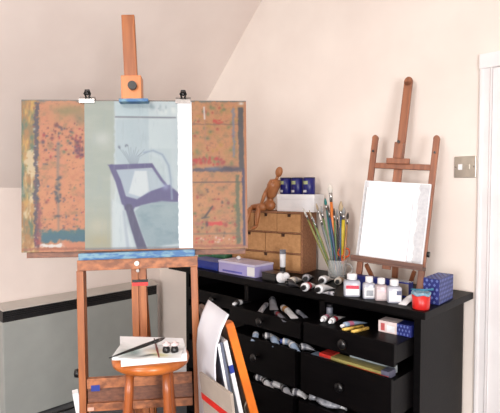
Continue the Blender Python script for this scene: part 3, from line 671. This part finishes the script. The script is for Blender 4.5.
# right part
cv_.spots((190, 105, 238, 168), 60, [(150, 60, 44), (110, 116, 70), (170, 130, 60), (96, 104, 70)], .8, 2.2, 81, .8)
cv_.rect(190, 125, 240, 126.4, (120, 90, 70), .8, .4, 1, 82); cv_.line([(202.5, 108), (203, 120)], 1.6, 1.6, (214, 210, 208), .9, .4); cv_.line([(203, 122), (204, 146)], 1, 1, (170, 120, 100), .7, .4)
cv_.spots((190, 160, 225, 168), 30, [(176, 46, 42), (150, 50, 50)], .8, 1.8, 83); cv_.spots((212, 121, 222, 125), 6, [(180, 44, 36)], .8, 1.6, 84)
cv_.rect(190, 171, 240, 175, (56, 56, 78), .8, .8, 2, 85); cv_.blob(212, 172, 8, 2, (96, 110, 140), .7); cv_.blob(228, 172, 9, 3, (50, 40, 60), .8)
cv_.rect(190, 185.3, 246, 186.6, (92, 70, 62), .85, .3)
cv_.rect(231.5, 108, 234, 160, (110, 118, 140), .75, .6, 1.6, 86); cv_.rect(237.5, 108, 243, 172, (60, 60, 66), .9, .5, 1, 87)
cv_.rect(234, 178, 238, 250, (66, 84, 62), .75, .7, 2, 88); cv_.rect(241, 172, 244.5, 252, (50, 48, 84), .9, .5, 1, 89); cv_.rect(243.5, 102, 247, 252, (184, 120, 82), .8, .4); cv_.blob(241, 104, 2.5, 1.5, (230, 226, 220), .9)
cv_.spots((192, 190, 236, 248), 50, [(90, 110, 60), (150, 60, 46), (120, 80, 54), (86, 70, 60)], .6, 1.7, 90, .9)
cv_.line([(202, 222), (210, 211)], 2, 1.4, (50, 40, 44), .9, .5); cv_.line([(199, 223), (206, 222)], 1.5, 1, (60, 54, 58), .8, .5)
cv_.rect(203, 227, 220, 230.5, (196, 44, 44), .9, .6, 2, 91); cv_.rect(192, 227, 200, 229.5, (176, 90, 90), .5, .6, 2, 92); cv_.blob(204, 229, 1.4, 3, (40, 34, 40), .9)
cv_.rect(190, 238.5, 240, 240, (110, 96, 76), .7, .4); cv_.spots((192, 243, 236, 248), 26, [(186, 60, 50), (220, 190, 180), (150, 70, 54)], .6, 1.3, 93)
BW, BH, BT = .938, .636, .018
cv_.gain = .73; cv_.sat = 1.12

bd = cv_.mesh('drawing_board', vmat('paint_spattered_board', .5), None, BW, BH, BT)
bx = ex(-.477)
bd.matrix_basis = SM @ Matrix.Translation((bx, .0115-.0005, 1.336)) @ Matrix.Translation((.48, 0, 0)) @ Matrix.Rotation(ER(1.0), 4, 'Y') @ Matrix.Translation((-.48, 0, 0))
tag(bd, 'large orange-brown paint-stained drawing board standing on the studio easel ledge', 'drawing board')
BM_ = bd.matrix_basis.copy()
MB().box2((.018, -.012, -.024), (BW-.01, 0, -.0003), .002).build('bottom_batten', EWD, bd, label='plain brown batten under the painted board')
# the painting
pc = Canvas(86, 103, 190, 249, 240, 330, (170, 186, 190)); X, Y = pc.X, pc.Y
pc.mix((fbm(X, Y, 8, 24, 5)-.4)*1.6, (188, 200, 204)); pc.mix((fbm(X, Y, 20, 10, 8)-.5)*1.2, (150, 170, 178))
pc.rect(80, 90, 114.5, 260, (146, 156, 146), .92, .8, 1, 4); pc.mix((X < 114)*(fbm(X, Y, 18, 6, 15)-.45)*1.3, (162, 168, 158)); pc.blob(103, 140, 9, 8, (184, 190, 186), .6); pc.mix((X < 112.5)*np.clip((Y-195)/50, 0, 1)*.55, (150, 146, 120)); pc.blob(100, 240, 12, 6, (158, 150, 116), .6); pc.blob(98, 226, 10, 8, (176, 174, 154), .6)
pc.rect(110.5, 175, 118, 250, (190, 200, 202), .5, .8)
pc.rect(116, 103, 148, 118, (168, 188, 194), .7, .8); pc.rect(116, 121, 148, 165, (158, 176, 184), .7, .8); pc.rect(148, 103, 175, 150, (182, 196, 200), .8, .8); pc.spots((150, 108, 174, 114), 14, [(130, 150, 158), (206, 214, 214)], 1, 2.4, 33, .6)
pc.line([(116, 118.6), (174, 119.2)], 1.6, 1.6, (104, 108, 120), .9, .5)
for k in range(11):
    x = 120+k*2.6; pc.line([(131+.5*k, 168), ((x+131)/2-.4*k*0, 158), (x, 147+abs(k-4)*.8+(k % 3)*2)], .7, .5, (110, 124, 140), .65, .35)
pc.spots((119, 145, 128, 150), 6, [(84, 90, 110)], .6, 1, 34, .7)
PUR = (66, 62, 110); PUD = (48, 46, 84)
pc.poly([(114, 170), (152, 170), (166, 192), (150, 196), (128, 202)], (150, 166, 180), .9); pc.poly([(134, 172), (146, 172), (148, 192), (140, 198), (128, 194)], (192, 202, 206), .95); pc.poly([(146, 172), (152, 173), (164, 191), (150, 194)], (162, 178, 186), .8)
pc.poly([(108, 166), (151, 164.5), (153, 169), (113, 171)], PUR, .95, .5); pc.line([(112, 168), (118, 182), (124, 203)], 5, 6, PUR, .95, .5); pc.line([(151, 167), (160, 181), (169, 192)], 2.6, 2.6, PUR, .9, .5)
pc.poly([(121, 196), (136, 200), (150, 192), (168, 186), (178, 196), (178, 203), (150, 204), (134, 208), (130, 214), (124, 210)], PUR, .97, .6); pc.line([(128, 208), (134, 228), (141, 250)], 7, 9.5, PUD, .95, .6)
pc.poly([(134, 212), (140, 206), (160, 202), (176, 204), (177, 244), (146, 248), (140, 232)], (128, 150, 158), .95, .7); pc.mix((X > 134)*(Y > 206)*(X < 177)*(fbm(X, Y, 12, 9, 71)-.45)*(X > 134+(Y-206)*.2)*1.6, (104, 130, 142)); pc.blob(165, 212, 12, 6, (150, 168, 172), .6)
pc.poly([(112, 200), (122, 206), (132, 248), (112, 248)], (186, 198, 202), .8, .8); pc.line([(123, 212), (127, 248)], 2, 3, (140, 152, 168), .6, .8)
pc.line([(143, 154), (152, 152), (161, 156), (167, 167), (169, 180), (170, 200)], 1.5, 2, (122, 140, 164), .8, .6); pc.blob(164, 188, 3.5, 3.5, (140, 150, 184), .7); pc.line([(150, 155), (160, 160), (165, 175), (166, 185)], 3, 2, (178, 192, 200), .6, .6)
pc.rect(170, 120, 176, 190, (176, 190, 196), .6, .8)
pc.rect(176.5, 90, 200, 260, (232, 232, 234), .97, .5, .8, 5); pc.rect(184, 90, 187, 260, (206, 208, 214), .35, 1.2)
pc.mix((fbm(X, Y, 3, 14, 141)-.58)*.8*(X < 176), (136, 150, 158))
pc.rect(80, 247, 190, 252, (96, 92, 104), .5, .5)
PWd, PHt = .447, .625
pc.gain = .78; pc.sat = 1.05
pc.rect(176.5, 90, 200, 260, (290, 290, 294), .9, .5, .8, 5)
pn = pc.mesh('painting', vmat('painted_paper', .45), None, PWd, PHt, .0016)
pn.matrix_basis = BM_ @ Matrix.Translation((.257, -BT-.0005, .006))
tag(pn, 'pale blue-grey painting of a purple chair and a jug clipped to the board', 'painting')
# bulldog clips over the board's top edge
def clip(label, px):
    t = thing('bulldog_clip', label, 'clip'); t.matrix_basis = BM_ @ Matrix.Translation((px, 0, BH))
    m = MB(); m.poly([(-.032, -BT-.0085, -.014), (-.032, -BT-.0022, -.014), (-.032, -BT-.0022, .0015), (-.032, -BT*.5, .010), (-.032, .0005, .0015), (-.032, .0005, -.014), (-.032, .005, -.014), (-.032, .005, .003), (-.032, -BT*.5, .016), (-.032, -BT-.0085, .003)], .064, (1, 0, 0)); m.build('jaw', STEEL, t, label='bright steel jaw')
    m = MB(); m.tube([(-.006, -BT*.5, .014), (-.012, -BT*.9, .028), (-.007, -BT*1.0, .042), (.007, -BT*1.0, .042), (.012, -BT*.9, .028), (.006, -BT*.5, .014)], .0042); m.ball((0, -BT*.75, .030), (.016, .014, .020)); m.build('lever', BLACK, t, label='black lever')
clip('left bulldog clip gripping the painting to the top of the board', .268); clip('right bulldog clip gripping the painting to the top of the board', .669)

# ------------------------------------------------------------------ stool with palette
SP = Rv*(-.360)+Hv*1.72; SZ = .998
stl = thing('stool', 'tall round orange pine stool in front of the studio easel', 'stool', SP, HEAD)
SR = .138
MB().lathe([(.09, SZ-.04), (SR-.014, SZ-.038), (SR-.003, SZ-.03), (SR, SZ-.018), (SR-.002, SZ-.008), (SR-.012, SZ), (.001, SZ)], n=48).build('seat', STW, stl)
for a in (PI*1.5-.68, PI*1.5+.80, PI/2-.55, PI/2+1.15):
    r0, r1 = .092, .165
    m = MB(); pts = []; rd = []
    for k in range(13):
        t = k/12; r_ = r0+(r1-r0)*t; pts.append((r_*math.cos(a), r_*math.sin(a), (SZ-.036)*(1-t))); rd.append(.0165 if k else .014)
    rd[3] = .0195; rd[4] = .0165; rd[9] = .019; rd[-1] = .012
    m.tube(pts, rd, 14); m.build('leg', STL, stl)
for zz, rr in ((.28, .14), (.45, .13)):
    c0 = [Vector((math.cos(a)*(.092+.073*(1-zz/SZ))-0, math.sin(a)*(.092+.073*(1-zz/SZ)), zz)) for a in (PI*1.5-.68, PI*1.5+.80, PI/2-.55, PI/2+1.15)]
    for i in (range(0, 4, 2) if zz > .4 else range(1, 4, 2)):
        MB().tube([c0[i], c0[(i+1) % 4]], .010, 10).build('stretcher', STL, stl)
# palette pad (disposable paper palette) on the seat
def pol(points, z): return [atz(x, y, z) for x, y in points]
pd = thing('palette_pad', 'white tear-off paper palette pad resting on the stool', 'palette', SP+Vector((0, 0, SZ)), HEAD)
def loc(v): q = Matrix.Rotation(-HEAD, 3, 'Z') @ (v-SP); return (q.x, q.y)
c4 = [loc(v) for v in pol([(121, 367), (187, 361), (183, 345), (120, 343)], SZ)]
MB().poly([(x, y, .0005) for x, y in c4], .026, (0, 0, 1)).build('sheets', PAPER, pd)
cx = Vector((sum(x for x, y in c4)/4, sum(y for x, y in c4)/4, 0))
ps = Canvas(0, 0, 100, 60, 90, 60, (226, 228, 230)); X, Y = ps.X, ps.Y
ps.mix((fbm(X, Y, 20, 14, 3)-.4)*1.3, (200, 206, 206)); ps.gain = 1.02; ps.blob(24, 34, 14, 14, (120, 146, 146), .95); ps.blob(16, 46, 8, 8, (168, 186, 184), .8); ps.blob(60, 28, 16, 9, (212, 198, 170), .8); ps.blob(66, 46, 14, 6, (206, 196, 110), .7); ps.blob(50, 48, 14, 4, (44, 56, 60), .9); ps.line([(8, 20), (30, 10), (80, 8)], 2, 2, (246, 246, 248), .8, 1)
sh = ps.mesh('palette_sheet', vmat('painty_sheet', .3), None, .225, .15, .0012)
# lay the sheet flat on the pad, curling at its left end
for v in sh.data.vertices:
    x, y, z = v.co; tt = max(0, (.07-x))/.07; v.co = Vector((x, z+.0, -y+.0012*0+.010*tt**2+.003*math.sin(x*60)*math.sin(z*40)+.0035))
for v in list(sh.data.vertices)[-4:]: v.co.z = .0005
a_ = atz(112, 361, SZ+.026); sh.location = (a_.x, a_.y, SZ+.0275); sh.rotation_euler = (0, 0, HEAD+.03)
tag(sh, 'loose white palette sheet smeared with grey-green paint on the pad', 'palette sheet')
# big black brush across
def rod_between(o_name, label, cat, A, B, parts):
    t = thing(o_name, label, cat, A, (B-A).to_track_quat('Z', 'Y').to_euler()); L = (B-A).length
    for nm, m_, prof in parts: MB().tube([(0, 0, a*L) for a, r in prof], [r for a, r in prof], 12).build(nm, m_, t)
    return t
A = atz(109, 358, SZ+.048); B = atz(165, 338, SZ+.056)
rod_between('paint_brush', 'long black handled brush lying across the palette on the stool', 'paint brush', A, B, [('handle', BLACK, [(0, .002), (.3, .0045), (.6, .0065), (.78, .006)]), ('ferrule', BLACK, [(.78, .0062), (.86, .007)]), ('bristles', BR_D, [(.86, .0068), (.93, .006), (1, .0015)])])
A = atz(159, 357, SZ+.035); B = atz(154, 338, SZ+.036)
rod_between('paint_brush', 'short thin brush with red-brown handle on the palette beside the cups', 'paint brush', A, B, [('handle', pm('handle_redbrown', (104, 40, 34)), [(0, .002), (.4, .004), (.7, .003)]), ('ferrule', STEEL, [(.7, .0032), (.85, .0036)]), ('bristles', BR_D, [(.85, .0035), (1, .001)])])
dp = thing('double_dipper', 'pair of joined black oil cups with pale caps on the palette', 'dipper', atz(170.5, 353, SZ+.0275), HEAD+.05)
for s in (-1, 1):
    MB().lathe([(.008, 0), (.0125, .004), (.0135, .012), (.012, .020), (.008, .023)], (s*.0145, 0, 0), 20).build('cup', BLACK, dp)
    MB().lathe([(.009, .0232), (.0145, .026), (.0145, .032), (.006, .034), (.004, .040), (.001, .041)], (s*.0145, .006, 0), 20).build('cap', pm('dipper_cap', (214, 196, 196)), dp, label='pale pinkish cap')
MB().box2((-.008, -.002, .010), (.008, .002, .014)).build('joining_clip', STEEL, dp)

# ------------------------------------------------------------------ boards leaning by the easel's right leg
def lean_board(name, label, cat, top, bot, depth, L, th, face, edge, extra=None, far_ang=-21.5, zb=0.0):
    """near upper corner at pixel top, near edge heading through pixel bot; the board runs away from the camera"""
    Tn = atD(top[0], top[1], depth); Bn = atD(bot[0], bot[1], depth)
    k = (Tn.z-zb)/(Tn.z-Bn.z); G = Tn+(Bn-Tn)*k
    h = math.radians(far_ang); away = (Hv*math.cos(h)+Rv*math.sin(h)).normalized()
    up = (Tn-G); Ht = up.length; up.normalize(); nrm = away.cross(up).normalized()
    M = Matrix((away, nrm, up)).transposed().to_4x4(); M.translation = G
    t = thing(name, label, cat); t.matrix_basis = M
    if nrm.dot(Cv-G) < 0: sgn = -1
    else: sgn = 1
    return t, L, Ht, sgn
t, L, Ht, sg = lean_board('drawing_board', 'brown drawing board with bright orange edge leaning beside the easel, outermost of the stack', 'drawing board', (222, 323), (249, 413), 1.76, .42, .022, None, None)
ORE = mat('orange_edge', (226, 120, 34), .35, (210, 104, 26), 12); BRN = mat('board_brown', (134, 110, 98), .6, (112, 90, 80), 9)
MB().box2((.012, -.011, .0), (L, .011, Ht), .002).build('board', BRN, t)
m = MB(); m.poly([(-.002, -.015, 0), (.012, -.015, 0), (.012, -.015, Ht), (.05, -.015, Ht), (.05, -.015, Ht+.004), (.02, -.015, Ht+.006), (.004, -.015, Ht+.004), (-.002, -.015, Ht-.012)], .030, (0, 1, 0)); m.build('edge_strip', ORE, t, label='bright orange edge strip')
MB().tube([(.02, sg*.0115, Ht-.30), (.05, sg*.018, Ht-.33), (.05, sg*.018, Ht-.38), (.02, sg*.0115, Ht-.41)], .003).build('string_loop', pm('string', (190, 180, 164)), t)
t, L, Ht, sg = lean_board('stretched_canvas', 'white-edged canvas with blue mark in the leaning stack, next to the orange edged board', 'canvas', (219, 339), (237, 413), 1.72, .22, .016, None, None)
MB().box2((.0, -.008, 0), (L, .008, Ht), .002).build('canvas_face', PAPER, t)
MB().box2((-.0008, -.0082, Ht-.12), (.012, .0082, Ht-.09)).build('paint_mark', ROYAL, t, label='small blue paint mark')
t, L, Ht, sg = lean_board('stretched_canvas', 'canvas with slate blue painted edge in the middle of the leaning stack', 'canvas', (215, 341), (229, 413), 1.685, .20, .02, None, None)
MB().box2((0, -.010, 0), (L, .010, Ht), .002).build('canvas_face', [pm('slate_blue', (92, 98, 116))], t)
MB().box2((-.001, -.0105, 0), (.002, -.002, Ht-.002)).build('edge_stripe', PAPER, t, label='white edge stripe')
# big curved white sheet
t, L, Ht, sg = lean_board('paper_sheet', 'large curling white paper sheet draped in the stack of boards beside the easel', 'paper', (212, 316), (217, 413), 1.655, .25, .02, None, None, far_ang=-21.5)
m = MB(); th_ = .003; n1, n2 = 16, 20
for side in (0, 1):
    pass
G_ = [[None]*(n2+1) for _ in range(n1+1)]
for i in range(n1+1):
    for j in range(n2+1):
        u = i/n1; v = j/n2
        off = .0-.09*max(0, v-.70)**2/.09*0
        crv = sg*(.007*math.sin(v*PI)*(1-.4*u))
        top = max(0, v-.86)/.14
        G_[i][j] = Vector((u*L, crv-sg*.055*top**1.6, v*Ht+.035*(1-(1-top)**2)*0+.03*top*(1-top)))
vs = [[m.bm.verts.new(G_[i][j]) for j in range(n2+1)] for i in range(n1+1)]
for i in range(n1):
    for j in range(n2): f = m.bm.faces.new((vs[i][j], vs[i+1][j], vs[i+1][j+1], vs[i][j+1])); f.smooth = True
o = m.build('sheet', mat('sheet_white', (214, 214, 220), .5, (200, 200, 208), 4), t); md = o.modifiers.new('solid', 'SOLIDIFY'); md.thickness = .003
t, L, Ht, sg = lean_board('backing_board', 'beige board with a red tape band, lowest and nearest of the leaning stack', 'board', (226, 391), (229, 413), 1.55, .24, .01, None, None, far_ang=-31)
MB().box2((0, -.005, 0), (L, .005, Ht), .001).build('board', mat('beige_board', (168, 156, 144), .6, (150, 138, 128), 6), t)
MB().box2((-.0005, sg*.0052 if sg > 0 else -.0064, Ht-.10), (L, sg*.0064 if sg > 0 else -.0052, Ht-.076)).build('tape_band', RED, t, label='red tape band')
# thin boards at the left foot of the easel
for nm, lab, top, bot, dep, m1, thk in (
    ('stretched_canvas', 'white-edged canvas standing at the lower left by the easel leg, further left one', (74, 392), (78, 413), 2.02, PAPER, .024),
    ('backing_board', 'beige card standing between white canvas edge and easel left leg', (84, 391), (88, 413), 2.02, mat('beige_card', (206, 190, 170), .6, (190, 172, 150), 12), .010),
    ('backing_board', 'black board standing between the white canvas edge and the beige card', (79.5, 390), (83, 413), 2.03, BLACK, .012)):
    t, L, Ht, sg = lean_board(nm, lab, 'canvas' if 'canvas' in nm else 'board', top, bot, dep, .055, thk, None, None, far_ang=-23)
    MB().box2((0, -thk/2, 0), (L*.9, thk/2, Ht), .001).build('board' if 'back' in nm else 'canvas_face', m1, t)

# ------------------------------------------------------------------ things in the open drawers
gA = 'paint tubes in the open top middle drawer'
fy, fl = DR[1, 0]
for lab, a, c, r, bo, ca, ba in [
    ('paint tube with a white crumpled end at the left of the open middle drawer', (234, 304), (249, 301), .016, T_K, T_WC, T_W),
    ('short grey tube, cap up, second from left in the open middle drawer', (267, 304), (259, 313), .014, T_S, T_WC, T_G),
    ('broad silver grey tube third from left in the open middle drawer', (272, 299), (275, 313), .020, T_S, BLACK, T_G),
    ('dark red banded tube beside the ochre one in the middle drawer', (275, 312), (286, 321), .012, T_G, BLACK, T_DR),
    ('white tube with ochre and black band near the front of the middle drawer', (282, 307), (297, 319), .018, T_W, T_C, T_O),
    ('small dim grey tube at the right end of the open middle drawer', (296, 311), (306, 317), .012, T_G, BLACK, T_S)]:
    tube_thing(lab, a, c, fl, r, bo, ca, ba, gA)
fy, fl = DR[2, 0]
gB = 'paint tubes in the open top right drawer'
for lab, a, c, r, bo, ca, ba in [
    ('white tube with white cap, leftmost in the open right drawer', (322, 320), (338, 311), .014, T_W, T_WC, T_P),
    ('white tube with red band in the middle of the right drawer tubes', (330, 322), (347, 313), .014, T_W, T_WC, T_R),
    ('white and pink tube nearest the yellow sticks in the right drawer', (342, 326), (367, 321), .014, T_LB, T_WC, T_P)]:
    tube_thing(lab, a, c, fl, r, bo, ca, ba, gB)
p = atz(326, 318, fl); m = MB(); 
sj = thing('small_jar', 'small grey capped jar behind the tubes in the right drawer', 'jar', (p.x, p.y+.03, fl), 0)
MB().lathe([(.014, 0), (.016, .003), (.016, .045), (.013, .05)]).build('jar_body', T_G, sj); MB().lathe([(.0145, .0501), (.0145, .063), (.001, .064)]).build('lid', T_K, sj)
for lab, a, c in (('yellow pastel stick at the back of the pair in the right drawer', (343, 332), (363, 328)), ('yellow pastel stick at the front of the pair in the right drawer', (352, 334), (368, 330))):
    A = atz(a[0], a[1]-2, fl+.008); B = atz(c[0], c[1]-2, fl+.008); t = thing('pastel_stick', lab, 'pastel', A, (B-A).to_track_quat('Z', 'Y').to_euler(), 'yellow sticks in the right drawer')
    MB().tube([(0, 0, 0), (0, 0, (B-A).length)], .0075, 12).build('stick', YEL, t); MB().tube([(0, 0, .02), (0, 0, (B-A).length*.6)], .0079, 12).build('wrapper', pm('stick_wrapper', (214, 176, 84)), t)
A = atz(376, 332, fl)
wbx = thing('tube_carton', 'small pink-white and navy patterned carton in the right drawer', 'carton', (A.x, A.y+.02, fl), math.radians(4))
MB().box2((0, 0, 0), (.085, .075, .05), .001).build('carton_body', pm('carton_pinkwhite', (226, 208, 206)), wbx); MB().box2((.0851, 0, 0), (.15, .075, .05), .001).build('carton_end', NAVYB, wbx, label='navy patterned end')
MB().box2((.012, -.001, .008), (.03, -.0003, .04)).build('printed_panel', pm('carton_red_print', (190, 90, 90)), wbx); MB().box2((.04, -.001, .006), (.076, -.0003, .034)).build('printed_panel', pm('carton_white_print', (236, 236, 240)), wbx)
m = MB(); diamonds(m, (.086, 0, 0), (1, 0, 0), (0, 0, 1), 4, 3, .062, .05, (0, -1, 0)); m.build('printed_pattern', PALE, wbx)
# second row
def drawer_tubes(ci, ri, spec, group, where):
    fy, fl = DR[ci, ri]; x0, x1 = cols[ci]
    for k, (px, py, ang_, L, r, bo, ca, ba, lab) in enumerate(spec):
        y = fy+.055; p = atY(px, py, y); z = fl+.0005
        t = thing('paint_tube', lab, 'paint tube', (p.x, y, z), ang_, group)
        make_tube(L, r, None, None, (1,) if ba else ())().build('tube_body', [bo, ba or bo], t)
        MB().tube([(-.004, 0, r), (L*.11, 0, r)], [r*.7, r*.75], 12).build('cap', ca, t)
g2 = 'paint tubes in the second middle drawer'
drawer_tubes(1, 1, [(256, 336, -.9, .07, .017, T_LB, T_K, T_W, 'pale blue tube at the left of the second middle drawer'),
    (263, 338, .7, .09, .018, T_W, T_K, T_G, 'white tube slanting back, second in the second middle drawer'),
    (273, 341, -.6, .075, .018, T_LB, T_K, None, 'plain pale blue tube in the centre of the second middle drawer'),
    (281, 344, .5, .09, .017, T_W, T_B, T_LB, 'white tube with pale blue band right of centre in the second middle drawer'),
    (291, 346, -.5, .07, .018, T_LB, T_B, T_W, 'pale blue tube with blue cap towards the right of the second middle drawer'),
    (299, 348, .8, .08, .017, T_S, T_K, T_G, 'silver grey tube at the right end of the second middle drawer')], g2, '')
g3 = 'paint tubes in the third middle drawer'
drawer_tubes(1, 2, [(255, 379, .3, .09, .018, T_W, T_K, T_G, 'white tube with grey band at the left of the third middle drawer'),
    (264, 382, -.4, .075, .017, T_W, T_K, T_K, 'white tube with black band second in the third middle drawer'),
    (272, 385, .2, .10, .018, T_W, T_G, None, 'plain white tube in the centre of the third middle drawer'),
    (283, 389, -.4, .075, .018, T_S, T_K, T_K, 'silver tube with black band in the third middle drawer'),
    (292, 391, .25, .08, .018, T_W, T_K, T_G, 'white and grey tube at the right end of the third middle drawer')], g3, '')
# newspaper-like packet in the second right drawer
fy, fl = DR[2, 1]
nw = thing('colour_leaflet', 'long folded colour leaflet lying in the second drawer of the right column', 'leaflet', (cols[2][0]+.04, fy+.03, fl+.001), 0)
MB().box2((0, 0, 0), (.10, .05, .010), .001).build('bluish_end', pm('leaflet_bluegrey', (120, 138, 158)), nw, label='blue-grey printed end'); MB().box2((.045, .001, .0101), (.11, .07, .026), .001).build('red_panel', pm('leaflet_red', (196, 50, 44)), nw, label='red printed panel')
MB().box2((.1101, 0, .002), (.36, .06, .024), .001).build('olive_panel', pm('leaflet_olive', (150, 140, 84)), nw, label='olive printed panel')
MB().box2((.20, -.0015, .0), (.395, -.0002, .012)).build('red_strip', pm('leaflet_red', (196, 50, 44)), nw, label='red strip'); MB().box2((.17, .062, .006), (.39, .085, .036), .001).build('pale_panel', pm('leaflet_pale', (150, 160, 164)), nw)
MB().box2((.3601, 0, .0), (.395, .06, .03), .001).build('end_panel', pm('leaflet_slate', (90, 90, 110)), nw)
# clear bag and tube in the third right drawer
fy, fl = DR[2, 2]
bg = thing('plastic_bag', 'crumpled clear plastic bag of pale bits in the lowest visible right drawer', 'bag', (cols[2][0]+.12, fy+.075, fl+.001), 0)
m = MB(); m.ball((0, 0, .022), (.13, .09, .044), None, 24)
for v in m.bm.verts: v.co += Vector((random.uniform(-1, 1), random.uniform(-1, 1), random.uniform(-.2, 1)))*.003; v.co.z = max(v.co.z, 0)
m.build('bag_film', mat('bag_film', (170, 172, 178), .2, (120, 122, 130), 40), bg)
MB().tube([(-.06, 0, .02), (-.085, -.01, .022), (-.095, -.012, .021)], [.012, .016, .02]).build('bag_neck', mat('bag_film', (0, 0, 0)), bg)
tube_thing('white tube poking out left of the plastic bag in the lower right drawer', (333, 404), (347, 408), fl, .016, T_W, T_S, T_LB)
